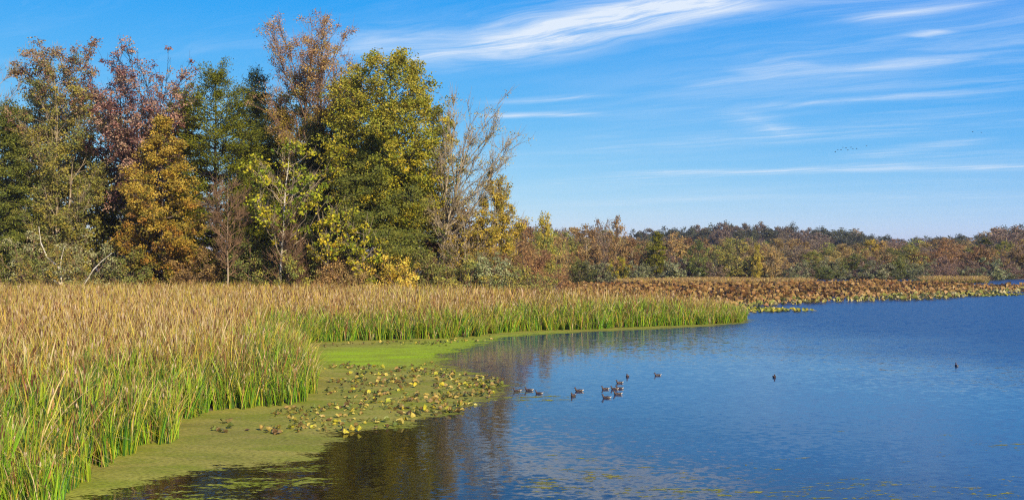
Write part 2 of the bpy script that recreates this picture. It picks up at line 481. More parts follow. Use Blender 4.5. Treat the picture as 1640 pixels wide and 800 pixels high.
def leaf_quads(rng, C, L, Wd, outward, col, along=None, flatn=0.6):
    n = len(C)
    N = nrm(rng.normal(size=(n, 3)) * 0.8 + np.array([0, 0, flatn]) + 0.5 * outward)
    a = rng.normal(size=(n, 3)) if along is None else along + 0.35 * rng.normal(size=(n, 3))
    a = nrm(a - (a * N).sum(1, keepdims=True) * N)
    b = np.cross(N, a)
    l = (L * rng.uniform(0.65, 1.3, n))[:, None] * 0.5; w = (Wd * rng.uniform(0.65, 1.3, n))[:, None] * 0.5
    V = np.stack([C - a * l, C + b * w - a * l * 0.15 + N * l * 0.12, C + a * l, C - b * w - a * l * 0.15 + N * l * 0.12], 1).reshape(-1, 3)
    Q = np.arange(n * 4).reshape(n, 4)
    return V, Q, np.repeat(col, 4, 0)

def pick_cols(rng, pal, n):
    p = np.array([c[1] for c in pal], float); p /= p.sum()
    return np.array([c[0] for c in pal], float)[rng.choice(len(pal), n, p=p)]

def tree_meshes(key, seed, H, R, t0=0.25, shape='oval', limbs=22, clumps=160, per=40, cr=0.55, flat=0.75, leaf=(0.24, 0.15), pal=None, pal_top=None,
                stems=1, spread=0.0, lean=(0, 0), tr=0.22, rise=0.8, bark='brown', needle=False, twigs=0, twig_len=1.3, inner=0.35, limb_min=0.10, shift=(0, 0), edge=0.6, twig_bark=None, top_at=0.55):
    rng = np.random.default_rng(seed)
    K = 9
    tt = np.linspace(0, 1, K)
    trunks, trad = [], []
    for s in range(stems):
        az = 2 * np.pi * s / max(stems, 1) + rng.uniform(0, 1.5)
        sp = spread * rng.uniform(0.6, 1.1) if stems > 1 else 0.0
        end = np.array([lean[0] + np.cos(az) * sp, lean[1] + np.sin(az) * sp, H * (0.96 if stems == 1 else rng.uniform(0.78, 0.95))])
        base = np.array([np.cos(az), np.sin(az), 0]) * (0.0 if stems == 1 else 0.25 + tr)
        P = base + tt[:, None] ** np.array([1.15, 1.15, 1.0]) * (end - base)
        wob = rng.normal(size=(K, 3)) * H * 0.008; wob[:, 2] *= 0.3; wob[0] = 0
        P = P + np.cumsum(wob, 0) * 0.7
        P[0, 2] = -0.3
        trunks.append(P)
        r = tr * (0.75 if stems > 1 else 1) * ((1 - tt) ** 0.85 * 0.92 + 0.06); r[0] *= 1.35
        trad.append(r)
    trunks = np.array(trunks); trad = np.array(trad)
    TV, TQ = tubes(trunks, trad, 7)
    # limbs
    zb = H * t0
    st = rng.integers(0, stems, limbs)
    tc = (np.arange(limbs) + rng.uniform(0.1, 0.9, limbs)) / limbs
    az = np.arange(limbs) * 2.39996 + rng.uniform(-0.4, 0.4, limbs)
    env = ENV[shape](tc)
    rad = env * R * rng.uniform(edge, 1.05, limbs)
    ze = zb + tc * (H - zb)
    zs = np.clip(ze - rise * rad * rng.uniform(0.7, 1.2, limbs), H * limb_min, H * 0.93)
    def on_trunk(si, z):
        u = np.clip(z / (H * 0.96), 0, 1) * (K - 1)
        i = np.clip(u.astype(int), 0, K - 2); f = (u - i)[:, None]
        return trunks[si, i] * (1 - f) + trunks[si, i + 1] * f, (trad[si, i] * (1 - f[:, 0]) + trad[si, i + 1] * f[:, 0])
    S0, SR = on_trunk(st, zs)
    axis, _ = on_trunk(st, ze)
    E = axis.copy(); E[:, 0] += np.cos(az) * rad + shift[0] * tc; E[:, 1] += np.sin(az) * rad + shift[1] * tc; E[:, 2] = ze
    C = (S0 + E) / 2; C[:, :2] += 0.12 * (E - S0)[:, :2]; C[:, 2] += (E[:, 2] - S0[:, 2]) * -0.12
    C += rng.normal(size=C.shape) * rad[:, None] * 0.08
    KL = 6
    u = np.linspace(0, 1, KL)[None, :, None]
    LP = (1 - u) ** 2 * S0[:, None] + 2 * u * (1 - u) * C[:, None] + u ** 2 * E[:, None]
    LP[:, 1:-1] += rng.normal(size=(limbs, KL - 2, 3)) * rad[:, None, None] * 0.035
    lr0 = np.minimum(SR * 0.6, 0.03 + 0.020 * rad)
    LR = lr0[:, None] * (1 - np.linspace(0, 1, KL)[None]) ** 0.8 + 0.014
    parts = [tubes(LP, LR, 5)]
    # clumps
    wgt = (rad + 0.3 * R) ** 1.2; wgt /= wgt.sum()
    li = rng.choice(limbs, clumps, p=wgt)
    uu = inner + (1.04 - inner) * rng.uniform(0, 1, clumps) ** 0.75
    def on_limb(i, v):
        x = np.clip(v, 0, 1) * (KL - 1); a = np.clip(x.astype(int), 0, KL - 2); f = (x - a)[:, None]
        return LP[i, a] * (1 - f) + LP[i, a + 1] * f
    base = on_limb(li, uu - 0.12)
    pos = on_limb(li, uu)
    ld = nrm(LP[li, -1] - LP[li, 0])
    offs = rng.normal(size=(clumps, 3)) * np.array([1, 1, 0.7 * flat + 0.1]) * (0.10 + 0.15 * rad[li])[:, None]
    pos = pos + offs + ld * 0.25
    mid = (base + pos) / 2 + rng.normal(size=pos.shape) * 0.08
    mid[:, 2] += 0.05
    TP = np.stack([base, mid, pos], 1)
    parts.append(tubes(TP, np.tile([0.026, 0.02, 0.011], (clumps, 1)), 3))
    if twigs:
        n = clumps * twigs
        b0 = np.repeat(pos, twigs, 0) - np.repeat(pos - base, twigs, 0) * rng.uniform(0, 0.9, (n, 1))
        d = nrm(np.repeat(nrm(pos - base) * 0.6 + ld * 0.5 + np.array([0, 0, 0.35]), twigs, 0) + rng.normal(size=(n, 3)) * 0.45)
        ln = twig_len * rng.uniform(0.4, 1.2, (n, 1))
        m1 = b0 + d * ln * 0.5 + rng.normal(size=(n, 3)) * 0.05
        e1 = b0 + d * ln + np.array([0, 0, 0.08]) * ln
        parts.append(tubes(np.stack([b0, m1, e1], 1), np.tile([0.019, 0.014, 0.007], (n, 1)), 3))
        tipsrc = e1
    else:
        tipsrc = None
    LV, LQ = join_vf(parts)
    LQ = np.concatenate(LQ)
    bm = BARK[bark]
    out = {'trunk': np_mesh(key + '_trunk', TV, TQ, bm, smooth=True), 'limbs': np_mesh(key + '_limbs', LV, LQ, BARK[twig_bark] if twig_bark else bm, smooth=True)}
    if per > 0:
        cnt = rng.poisson(per, clumps)
        ci = np.repeat(np.arange(clumps), cnt); n = len(ci)
        sz = cr * rng.uniform(0.6, 1.35, clumps)
        o = rng.normal(size=(n, 3)); o = o / np.maximum(np.linalg.norm(o, axis=1, keepdims=True), 0.4) * rng.uniform(0, 1, (n, 1)) ** 0.55
        if needle:
            o2 = o * np.array([1, 1, flat])
            Cn = pos[ci] + o2 * sz[ci][:, None] + ld[ci] * (rng.uniform(-1, 1, (n, 1)) * sz[ci][:, None] * 0.8)
        else:
            Cn = pos[ci] + o * np.array([1, 1, flat]) * sz[ci][:, None]
        outw = nrm(Cn - np.array([lean[0] * 0.5, lean[1] * 0.5, H * (0.45 + t0 * 0.4)]))
        cc = pick_cols(rng, pal, clumps)
        if pal_top is not None:
            top = rng.uniform(0, 1, clumps) < sstep((pos[:, 2] - zb) / (H - zb) + rng.normal(size=clumps) * 0.12, top_at - 0.2, top_at + 0.2)
            cc[top] = pick_cols(rng, pal_top, int(top.sum())) if top.any() else cc[top]
        lc = cc[ci]
        alt = rng.uniform(0, 1, n) < 0.30
        pp = pal if pal_top is None else pal
        lc[alt] = 0.5 * lc[alt] + 0.5 * pick_cols(rng, pp, int(alt.sum()))
        lc = lc * rng.uniform(0.70, 1.30, (n, 1)) * (1 + rng.normal(size=(n, 3)) * 0.05)
        along = nrm(ld[ci] + outw * 0.4) if needle else None
        V, Q, c = leaf_quads(rng, Cn, leaf[0], leaf[1], outw, np.clip(lc, 0.004, 0.9), along, 0.25 if needle else 0.2)
        out['crown'] = np_mesh(key + '_crown', V, Q, NEEDLE if needle else LEAF, col=c)
    return out

def plant_thing(name, meshes, loc, rz, s, label, cat, group=None, sz=None):
    r = empty(name, loc, rz, s)
    if sz is not None: r.scale = (s, s, sz)
    for k, me in meshes.items():
        c_ = obj(k, me, r)
        if k == 'limbs': c_['kind'] = 'stuff'
    tag(r, label, cat, group)
    return r

# palettes (linear base colours)
OLIVE = [((0.115, 0.105, 0.022), 3), ((0.16, 0.13, 0.022), 2), ((0.08, 0.085, 0.022), 2)]
REDDISH = [((0.21, 0.11, 0.065), 3), ((0.27, 0.16, 0.09), 2), ((0.15, 0.065, 0.045), 1), ((0.30, 0.22, 0.10), 2)]
PURPLE = [((0.21, 0.10, 0.075), 3), ((0.31, 0.185, 0.125), 3), ((0.14, 0.06, 0.05), 2), ((0.32, 0.22, 0.13), 2)]
ORANGE = [((0.32, 0.18, 0.028), 3), ((0.38, 0.26, 0.035), 3), ((0.20, 0.115, 0.025), 2), ((0.20, 0.175, 0.028), 4)]
GOLD = [((0.34, 0.25, 0.030), 3), ((0.42, 0.31, 0.045), 2), ((0.22, 0.17, 0.022), 2), ((0.15, 0.14, 0.02), 1)]
YGREEN = [((0.20, 0.21, 0.016), 3), ((0.31, 0.28, 0.018), 3), ((0.13, 0.15, 0.014), 2), ((0.36, 0.30, 0.02), 1)]
LIME = [((0.22, 0.24, 0.016), 3), ((0.36, 0.32, 0.018), 3), ((0.15, 0.18, 0.016), 2), ((0.42, 0.31, 0.02), 3)]
PINE = [((0.060, 0.058, 0.005), 3), ((0.080, 0.074, 0.006), 2), ((0.042, 0.043, 0.005), 2)]
PINEBLUE = [((0.028, 0.036, 0.012), 3), ((0.038, 0.046, 0.013), 2)]
HEMLOCK = [((0.075, 0.078, 0.014), 3), ((0.055, 0.062, 0.012), 2), ((0.10, 0.095, 0.016), 2)]
TANPINK = [((0.40, 0.25, 0.14), 3), ((0.33, 0.18, 0.115), 2), ((0.44, 0.28, 0.09), 2)]
SILVER = [((0.16, 0.165, 0.07), 3), ((0.24, 0.235, 0.115), 2), ((0.105, 0.11, 0.04), 2)]
DULLGREEN = [((0.085, 0.095, 0.022), 3), ((0.12, 0.115, 0.025), 2), ((0.06, 0.065, 0.02), 2)]
BROWN = [((0.16, 0.095, 0.035), 3), ((0.22, 0.13, 0.045), 2), ((0.11, 0.065, 0.03), 2)]
RUST = [((0.185, 0.11, 0.040), 3), ((0.22, 0.145, 0.055), 2), ((0.13, 0.08, 0.032), 2)]
MAUVE = [((0.135, 0.092, 0.062), 3), ((0.19, 0.13, 0.08), 2), ((0.11, 0.075, 0.055), 2)]
TAN = [((0.26, 0.18, 0.06), 3), ((0.32, 0.23, 0.07), 2), ((0.18, 0.13, 0.045), 2)]

def lift(pal, k):
    return [(tuple(x * k for x in c), w) for c, w in pal]
OLIVE = lift(OLIVE, 2.1)
REDDISH = lift(REDDISH, 1.35)
PURPLE = lift(PURPLE, 1.35)
ORANGE = lift(ORANGE, 1.25)
GOLD = lift(GOLD, 1.35)
YGREEN = lift(YGREEN, 1.4)
LIME = lift(LIME, 1.35)
PINE = lift(PINE, 2.3)
PINEBLUE = lift(PINEBLUE, 1.9)
HEMLOCK = lift(HEMLOCK, 2.0)
TANPINK = lift(TANPINK, 1.3)
SILVER = lift(SILVER, 1.45)
DULLGREEN = lift(DULLGREEN, 1.5)
BROWN = lift(BROWN, 1.4)
RUST = lift(RUST, 1.3)
MAUVE = lift(MAUVE, 1.4)
TAN = lift(TAN, 1.25)
_sd = [100]
def big_tree(name, px, top, Y, hw, label, cat='tree', **kw):
    """a tree standing at photo column px, distance Y; its tip at photo row top, crown half-width hw pixels"""
    X = gx(px, Y)
    z0 = float(ground_z(np.array([X]), np.array([Y]))[0])
    H = zt(top, Y) - z0; R = hw * Y / F
    _sd[0] += 1
    if kw.get('per', 40) > 20 and cat == 'tree':
        kw['clumps'] = int(kw.get('clumps', 160) * 1.9); kw['limbs'] = int(kw['limbs'] * 1.25); kw['per'] *= 1.0 if name.startswith('background') else 1.5
        l_ = kw['leaf']; kw['leaf'] = (l_[0] * 0.88, l_[1] * 0.92)
    me = tree_meshes(name + str(_sd[0]), _sd[0], H, R, **kw)
    return plant_thing(name, me, (X, Y, z0), 0.0, 1.0, label, cat)

# -- wood on the left, roughly left to right
big_tree('hemlock_tree', 8, 165, 112, 62, 'broad dark green conifer at the far left edge of the wood', shape='cone', t0=0.10, limbs=60, clumps=430, per=34, cr=0.9, flat=0.45, leaf=(0.36, 0.11), pal=HEMLOCK, rise=-0.08, needle=True, tr=0.28, bark='dark')
big_tree('bare_tree', -8, 92, 124, 60, 'leafless grey treetop showing above the conifer at the far left', shape='vase', t0=0.35, limbs=26, clumps=150, per=2, cr=0.6, leaf=(0.2, 0.13), pal=TANPINK, rise=1.1, twigs=7, twig_len=1.6, tr=0.22, bark='grey')
big_tree('tall_slender_tree', 98, 58, 113, 66, 'tall slender tree with sparse olive leaves and a reddish tip, two columns from the left', shape='column', t0=0.18, limbs=52, clumps=480, per=30, cr=0.75, leaf=(0.25, 0.16), pal=lift(OLIVE, 1.2), pal_top=REDDISH, top_at=0.72, rise=1.1, stems=3, spread=1.6, tr=0.2, bark='grey', twigs=2)
big_tree('olive_tree', 55, 130, 118, 60, 'olive leaved tree behind the tall slender one at the left', shape='oval', t0=0.12, limbs=44, clumps=380, per=34, cr=0.8, leaf=(0.26, 0.16), pal=OLIVE, rise=0.9, tr=0.2, bark='brown')
big_tree('red_maple', 214, 80, 114, 76, 'purple red leaved maple with forked dark trunks rising above the orange tree', shape='vase', t0=0.36, limbs=44, clumps=380, per=28, cr=0.72, leaf=(0.25, 0.17), pal=PURPLE, rise=1.25, stems=3, spread=2.9, lean=(0.4, 0), tr=0.36, bark='dark', twigs=3)
big_tree('orange_tree', 262, 190, 108, 64, 'conical orange and gold leaved tree at the reed edge', shape='egg', t0=0.04, limbs=52, clumps=520, per=30, cr=0.6, leaf=(0.25, 0.17), pal=ORANGE, pal_top=GOLD, top_at=0.45, rise=0.55, tr=0.16, bark='brown', limb_min=0.04)
big_tree('pine_tree', 345, 104, 116, 86, 'tall dark green pine in the middle of the wood', shape='round', t0=0.06, limbs=80, clumps=760, per=32, cr=0.85, flat=0.7, leaf=(0.34, 0.10), pal=PINE, rise=0.45, needle=True, tr=0.3, bark='dark')
big_tree('blue_pine', 408, 114, 121, 52, 'narrow blackish pine top between the green pine and the pink tree', shape='egg', t0=0.08, limbs=64, clumps=460, per=34, cr=0.8, flat=0.6, leaf=(0.34, 0.10), pal=PINEBLUE, rise=0.3, needle=True, tr=0.26, bark='dark')
big_tree('pink_tree', 498, 26, 118, 72, 'tallest tree of the wood, half bare with pinkish tan leaves', shape='vase', t0=0.34, limbs=50, clumps=420, per=34, cr=0.75, leaf=(0.20, 0.13), pal=lift(GOLD, 0.85), pal_top=TANPINK, rise=1.5, stems=2, spread=1.4, tr=0.26, bark='twig', twigs=4, twig_len=1.5, twig_bark='twig')
big_tree('yellow_tree', 628, 84, 113, 97, 'large round yellow green broadleaf tree, the fullest crown of the wood', shape='oval', t0=0.28, edge=0.82, limbs=72, clumps=680, per=36, cr=0.85, leaf=(0.29, 0.19), pal=YGREEN, pal_top=lift([((0.25, 0.23, 0.022), 3), ((0.17, 0.18, 0.02), 2), ((0.32, 0.27, 0.03), 1)], 1.5), rise=0.8, tr=0.3, bark='dark')
big_tree('yellow_tree', 560, 120, 119, 60, 'gold leaved tree filling the gap below the tallest pinkish crown', shape='oval', t0=0.3, limbs=34, clumps=300, per=30, cr=0.75, leaf=(0.27, 0.18), pal=GOLD, rise=0.8, tr=0.22, bark='dark')
big_tree('hemlock_tree', 608, 205, 110, 84, 'broad dark olive conifer standing below the yellow green crown', shape='egg', t0=0.05, limbs=64, clumps=560, per=34, cr=0.85, flat=0.5, leaf=(0.34, 0.10), pal=HEMLOCK, rise=-0.1, needle=True, tr=0.26, bark='dark', inner=0.25)
big_tree('hemlock_tree', 505, 200, 114, 62, 'dark conifer behind the white trunked sapling', shape='cone', t0=0.06, limbs=56, clumps=420, per=34, cr=0.85, flat=0.5, leaf=(0.34, 0.10), pal=[((0.045, 0.05, 0.014), 3), ((0.03, 0.036, 0.012), 2)], rise=-0.1, needle=True, tr=0.24, bark='dark')
big_tree('sycamore_sapling', 444, 226, 105.5, 60, 'white trunked sapling with large lime and yellow leaves', shape='round', t0=0.50, limbs=34, clumps=150, per=20, cr=0.7, leaf=(0.30, 0.24), pal=LIME, pal_top=LIME, rise=1.3, tr=0.17, bark='white', twigs=3, lean=(1.2, 0), shift=(0.8, 0), twig_bark='grey')
big_tree('sycamore_sapling', 520, 318, 105, 34, 'low spray of yellow leaves right of the white trunked sapling', shape='oval', t0=0.45, limbs=18, clumps=80, per=18, cr=0.6, leaf=(0.28, 0.22), pal=LIME, rise=1.2, tr=0.09, bark='grey', twigs=2, lean=(0.8, 0))
big_tree('sycamore_sapling', 583, 356, 104.5, 26, 'small sapling with yellow green leaves before the dark olive conifer', shape='oval', t0=0.3, limbs=14, clumps=70, per=20, cr=0.5, leaf=(0.26, 0.21), pal=LIME, rise=1.0, tr=0.07, bark='grey', twigs=2)
big_tree('bare_tree', 694, 155, 112, 78, 'leafless grey tree leaning right against the sky', shape='vase', t0=0.34, limbs=40, clumps=250, per=18, cr=0.8, leaf=(0.18, 0.12), pal=[((0.42, 0.34, 0.10), 2), ((0.34, 0.25, 0.11), 1)], rise=1.5, stems=3, spread=2.4, lean=(3.4, 0), shift=(1.6, 0), tr=0.24, bark='pale', twigs=6, twig_len=1.6)
big_tree('gold_tree', 795, 276, 113, 36, 'gold leaved tree at the right end of the wood', shape='egg', t0=0.06, limbs=36, clumps=330, per=26, cr=0.55, leaf=(0.24, 0.16), pal=GOLD, rise=1.0, tr=0.13, bark='grey', twigs=2, stems=2, spread=0.8)
big_tree('gold_tree', 745, 345, 109, 44, 'thin gold and tan leaved tree under the leafless grey tree', shape='oval', t0=0.08, limbs=30, clumps=200, per=16, cr=0.6, leaf=(0.23, 0.15), pal=GOLD, rise=1.0, tr=0.1, bark='grey', twigs=4)
big_tree('bare_sapling', 362, 286, 105, 42, 'leafless reddish sapling with a pale trunk right of the orange tree', shape='vase', t0=0.3, limbs=26, clumps=150, per=2, cr=0.5, leaf=(0.2, 0.13), pal=RUST, rise=1.2, tr=0.11, bark='grey', twigs=7, twig_len=1.2, twig_bark='twig')
big_tree('bare_sapling', 470, 330, 106, 42, 'leafless brown sapling behind the white trunk', shape='vase', t0=0.2, limbs=24, clumps=130, per=3, cr=0.5, leaf=(0.2, 0.13), pal=BROWN, rise=1.2, tr=0.08, bark='grey', twigs=7, twig_len=1.2, twig_bark='twig', stems=2, spread=1.0)
# background trees of the wood that close the gaps
bgs = [(-60, 190, 128, 60, HEMLOCK, True, 'dark conifer deep in the wood beyond the left edge'), (30, 170, 126, 66, OLIVE, False, 'olive tree deep in the wood behind the conifer at the left edge'), (165, 150, 124, 58, OLIVE, False, 'olive tree deep in the wood just left of the maple crown'), (255, 175, 125, 56, BROWN, False, 'brown tree deep in the wood right below the maple crown'), (425, 150, 128, 50, HEMLOCK, True, 'dark olive conifer deep in the wood between both pines'), (480, 130, 126, 52, GOLD, False, 'gold leaved tree deep in the wood under the pinkish crown'), (130, 230, 122, 62, OLIVE, False, 'olive tree deep in the wood left of the forked dark trunks'),
       (215, 250, 128, 60, BROWN, False, 'brown tree deep in the wood behind the maple trunks'), (300, 165, 126, 56, PINE, True, 'pine deep in the wood behind the orange tree tip'),
       (395, 235, 127, 60, HEMLOCK, True, 'olive conifer deep in the wood behind the leafless reddish sapling'), (452, 170, 125, 56, PINE, True, 'pine deep in the wood above the white trunked sapling'),
       (540, 230, 127, 66, PINE, True, 'dark pine deep in the wood under the pinkish tree'), (660, 250, 125, 58, OLIVE, False, 'olive tree deep in the wood behind the broad conifer'),
       (720, 330, 122, 52, BROWN, False, 'brown tree deep in the wood behind the leafless grey tree'), (770, 370, 124, 46, TAN, False, 'tan thicket tree behind the gold tree at the wood end')]
for px, top, Y, hw, pal, nd, lab in bgs:
    if nd:
        big_tree('background_conifer', px, top, Y, hw, lab, shape='cone', t0=0.03, limbs=44, clumps=300, per=26, cr=1.0, flat=0.4, leaf=(0.55, 0.2), pal=pal, rise=-0.05, needle=True, tr=0.22, bark='dark')
    else:
        big_tree('background_tree', px, top, Y, hw, lab, shape='oval', t0=0.05, limbs=34, clumps=260, per=26, cr=0.9, leaf=(0.36, 0.24), pal=pal, rise=0.7, tr=0.2, bark='dark')
# shrubs along the foot of the wood
shr = [(20, 392, 106, 58, DULLGREEN, 'dull green shrub at the far left behind the reeds'), (-40, 385, 108, 50, OLIVE, 'olive shrub beyond the left edge'), (88, 400, 105, 52, OLIVE, 'olive and tan shrub under the tall slender tree'),
       (150, 378, 107, 50, SILVER, 'silvery leaved shrub at the foot of the forked dark trunks'), (70, 372, 109, 46, SILVER, 'grey green shrub behind the fallen white limb'), (215, 405, 107, 38, DULLGREEN, 'dark green shrub between the silvery shrub and orange tree'),
       (318, 400, 107, 38, BROWN, 'brown shrub right of the orange tree'), (395, 372, 108, 48, DULLGREEN, 'green shrub left of the white trunk'), (470, 400, 106, 48, OLIVE, 'olive shrub right of the white trunk'),
       (530, 408, 106, 42, BROWN, 'brown shrub before the broad dark conifer'), (560, 422, 104, 34, RUST, 'low russet shrub left of the small yellow sapling'), (635, 410, 105, 46, GOLD, 'yellowing shrub right of the small yellow sapling'),
       (680, 402, 107, 46, DULLGREEN, 'green shrub at the foot of the leaning leafless tree'), (735, 415, 105, 48, OLIVE, 'low olive shrub right of the leaning trunk'), (785, 408, 106, 36, SILVER, 'pale grey green shrub under the gold tree'),
       (832, 392, 110, 44, BROWN, 'brown twiggy shrub right of the gold tree'), (868, 400, 112, 46, BROWN, 'red brown willow shrub with slanting stems'), (840, 425, 103, 34, OLIVE, 'low olive shrub behind the reeds near the wood end')]
for px, top, Y, hw, pal, lab in shr:
    big_tree('shrub', px, top, Y, hw, lab, 'shrub', shape='round', t0=0.04, limbs=30, clumps=240, per=30, cr=0.55, leaf=(0.19, 0.12), pal=lift(pal, 1.6), rise=1.0, stems=5, spread=hw * Y / F * 0.55, tr=0.06, bark='brown', twigs=1, twig_len=0.9, limb_min=0.05, inner=0.2, twig_bark='twig')

# fallen white limb at the left
P1 = np.array([[[-3.2, 0, 1.2], [-2.2, 0.2, 1.7], [-1.0, 0, 2.3], [0.0, 0.1, 2.5], [0.7, 0, 2.9], [1.0, 0.1, 3.0]]])
P1[0, :, 0] *= -1
P2 = np.array([[[-0.05, 0.05, 2.45], [0.0, 0, 3.2], [0.1, 0.0, 4.2], [0.0, 0.1, 5.2], [-0.3, 0, 6.2]], [[0.1, 0, 4.0], [0.7, 0, 4.6], [1.4, 0, 5.2], [2.0, 0, 6.6], [2.2, 0, 8.2]], [[-1.9, 0.1, 1.9], [-2.5, 0.1, 3.0], [-3.2, 0, 4.0], [-4.0, 0, 4.8], [-5.0, 0, 5.6]]])
P2[:, :, 0] *= -1
fx = gx(98, 104.4)
fr = empty('fallen_limb', (fx, 104.4, 0.1))
v, q = tubes(P1, np.array([[0.22, 0.2, 0.17, 0.14, 0.1, 0.05]]), 7)
obj('trunk', np_mesh('fallen_trunk', v, q, BARK['white'], smooth=True), fr)
for k in range(3):
    v, q = tubes(P2[k:k + 1], np.array([[0.09, 0.08, 0.065, 0.05, 0.03]]), 5)
    obj('branch', np_mesh('fallen_branch', v, q, BARK['white'], smooth=True), fr)
v, q = tubes(np.array([[[3.2, 0, 1.25], [3.3, 0.1, 0.6], [3.35, 0.1, -0.6]]]), np.array([[0.22, 0.2, 0.24]]), 7)
obj('stump', np_mesh('fallen_stump', v, q, BARK['white'], smooth=True), fr)
tag(fr, 'bleached white bent limb above the silvery shrubs at the left', 'dead tree')

# ---------------------------------------------------------------- far shore
FAR = {}
RUST, BROWN, TAN, MAUVE, OLIVE, DULLGREEN = (lift(p_, 1.25) for p_ in (RUST, BROWN, TAN, MAUVE, OLIVE, DULLGREEN))
def far_kind(key, n, **kw):
    FAR[key] = [tree_meshes('far_%s_%d' % (key, i), 900 + 17 * i + sum(map(ord, key)), **kw) for i in range(n)]
dec = dict(H=10.0, R=3.6, t0=0.12, limbs=26, clumps=150, per=26, cr=0.9, flat=0.8, leaf=(0.38, 0.25), rise=0.8, tr=0.16, twigs=1, twig_len=1.2)
far_kind('rust', 2, shape='oval', pal=RUST, bark='grey', **dec)
far_kind('brown', 2, shape='round', pal=BROWN, bark='grey', **dec)
far_kind('olive', 2, shape='round', pal=OLIVE, bark='brown', **dec)
far_kind('tan', 2, shape='egg', pal=TAN, bark='grey', **dec)
far_kind('gold', 1, shape='column', pal=GOLD, bark='grey', **{**dec, 'R': 2.2})
far_kind('green', 1, shape='egg', pal=DULLGREEN, bark='brown', **dec)
far_kind('mauve', 2, shape='vase', pal=MAUVE, bark='grey', **{**dec, 'per': 14, 'twigs': 4})
far_kind('pine', 1, shape='cone', pal=PINE, bark='dark', needle=True, **{**dec, 'rise': 0.0, 'limbs': 34, 'clumps': 150, 'leaf': (0.6, 0.22), 'flat': 0.4})
shd = dict(H=4.0, R=2.6, t0=0.05, limbs=20, clumps=110, per=26, cr=0.55, flat=0.8, leaf=(0.28, 0.18), rise=0.9, tr=0.06, stems=4, spread=1.4, limb_min=0.04, inner=0.2, twigs=2, twig_len=0.8)
far_kind('silver_shrub', 2, shape='round', pal=SILVER, bark='brown', **shd)
far_kind('mauve_shrub', 2, shape='round', pal=MAUVE, bark='brown', twig_bark='twig', **{**shd, 'per': 16, 'twigs': 3})
far_kind('green_shrub', 1, shape='round', pal=DULLGREEN, bark='brown', **shd)
far_kind('yellow_shrub', 1, shape='round', pal=LIME, bark='brown', **shd)

rs = random.Random(5)
LANDMARK = [(838, 'the brown tree past the wood'), (872, 'the yellowish column tree'), (938, 'the left rust tree'), (986, 'the tall red brown tree'), (1052, 'the dark far pine'), (1120, 'the green and tan tree'), (1180, 'the wide olive tree'),
            (1238, 'the orange tan tree'), (1310, 'the right end of the straw reeds'), (1394, 'the gold tree'), (1450, 'the dip in the skyline'), (1530, 'the far straw strip'), (1612, 'the large mauve tree'), (1700, 'the right picture edge')]
def landmark(px):
    return min(LANDMARK, key=lambda a: abs(a[0] - px))[1]
def far_tree(key, px, top, Y, hw, name, label, cat, group=None, H0=10.0, R0=3.6):
    if '%' in label: label = label % landmark(px)
    X = gx(px, Y); z0 = float(ground_z(np.array([X]), np.array([Y]))[0])
    H = zt(top, Y) - z0
    sh = hw * Y / F / R0
    me = rs.choice(FAR[key])
    return plant_thing(name, me, (X, Y, z0), rs.uniform(0, 6.28), sh, label, cat, group, sz=H / H0)

prom = [('brown', 838, 356, 128, 26, 'brown tree just past the right end of the wood'), ('gold', 872, 345, 140, 20, 'yellowish column shaped tree right of the wood'),
        ('olive', 905, 372, 196, 26, 'olive tree between the yellowish column tree and the rust trees'), ('rust', 938, 362, 199, 26, 'rust tree left of the tall red brown tree'),
        ('mauve', 962, 352, 202, 16, 'thin bare tree just left of the tall red brown tree'), ('rust', 986, 350, 204, 19, 'tall red brown tree standing out on the far shore'),
        ('brown', 1012, 385, 207, 24, 'brown tree right of the tall red brown tree'), ('pine', 1052, 370, 205, 20, 'dark pine on the far shore above the pale shrub'),
        ('tan', 1082, 372, 214, 24, 'tan tree right of the dark far pine'), ('green', 1120, 386, 206, 22, 'green and tan tree between the far pine and the olive tree'),
        ('olive', 1180, 384, 210, 32, 'wide olive tree on the far shore with a dark trunk'), ('gold', 1212, 390, 207, 10, 'narrow yellow tree right of the wide olive tree'),
        ('tan', 1238, 394, 209, 22, 'orange tan tree right of the narrow yellow tree'), ('rust', 1275, 384, 240, 26, 'rust tree behind the orange tan tree'),
        ('tan', 1350, 390, 250, 24, 'tan tree in the middle of the far shore'), ('gold', 1394, 385, 255, 26, 'gold tree under the dark ridge'),
        ('rust', 1520, 385, 250, 24, 'orange brown tree on the right of the far shore'), ('mauve', 1612, 362, 255, 40, 'large greyish mauve tree at the right edge'),
        ('pine', 1580, 378, 265, 20, 'dark tree left of the large mauve tree')]
for key, px, top, Y, hw, lab in prom:
    far_tree(key, px, top, Y, hw, 'shore_pine' if key == 'pine' else 'shore_tree', lab, 'tree')
psh = [('silver_shrub', 955, 416, 196, 28, 'grey green shrub below the rust trees'), ('yellow_shrub', 990, 414, 198, 16, 'bright yellow green shrub below the tall red brown tree'),
       ('silver_shrub', 1082, 418, 196, 26, 'rounded pale silver shrub below the far pine'), ('silver_shrub', 1022, 420, 196, 18, 'pale shrub left of the rounded silver shrub'),
       ('green_shrub', 925, 420, 191, 30, 'dull green shrub right of the willow shrub'), ('silver_shrub', 1275, 424, 204, 24, 'silver green shrub at the right end of the straw coloured reeds'),
       ('silver_shrub', 1480, 428, 208, 22, 'silver green shrub left of the far straw reed strip'), ('silver_shrub', 1585, 416, 212, 24, 'silver shrub near the right edge'),
       ('silver_shrub', 1395, 420, 214, 30, 'grey green shrub under the gold tree'), ('mauve_shrub', 1140, 420, 205, 24, 'red brown shrub below the green and tan tree')]
for key, px, top, Y, hw, lab in psh:
    far_tree(key, px, top, Y, hw, 'shore_shrub', lab, 'shrub', None, 4.0, 2.6)

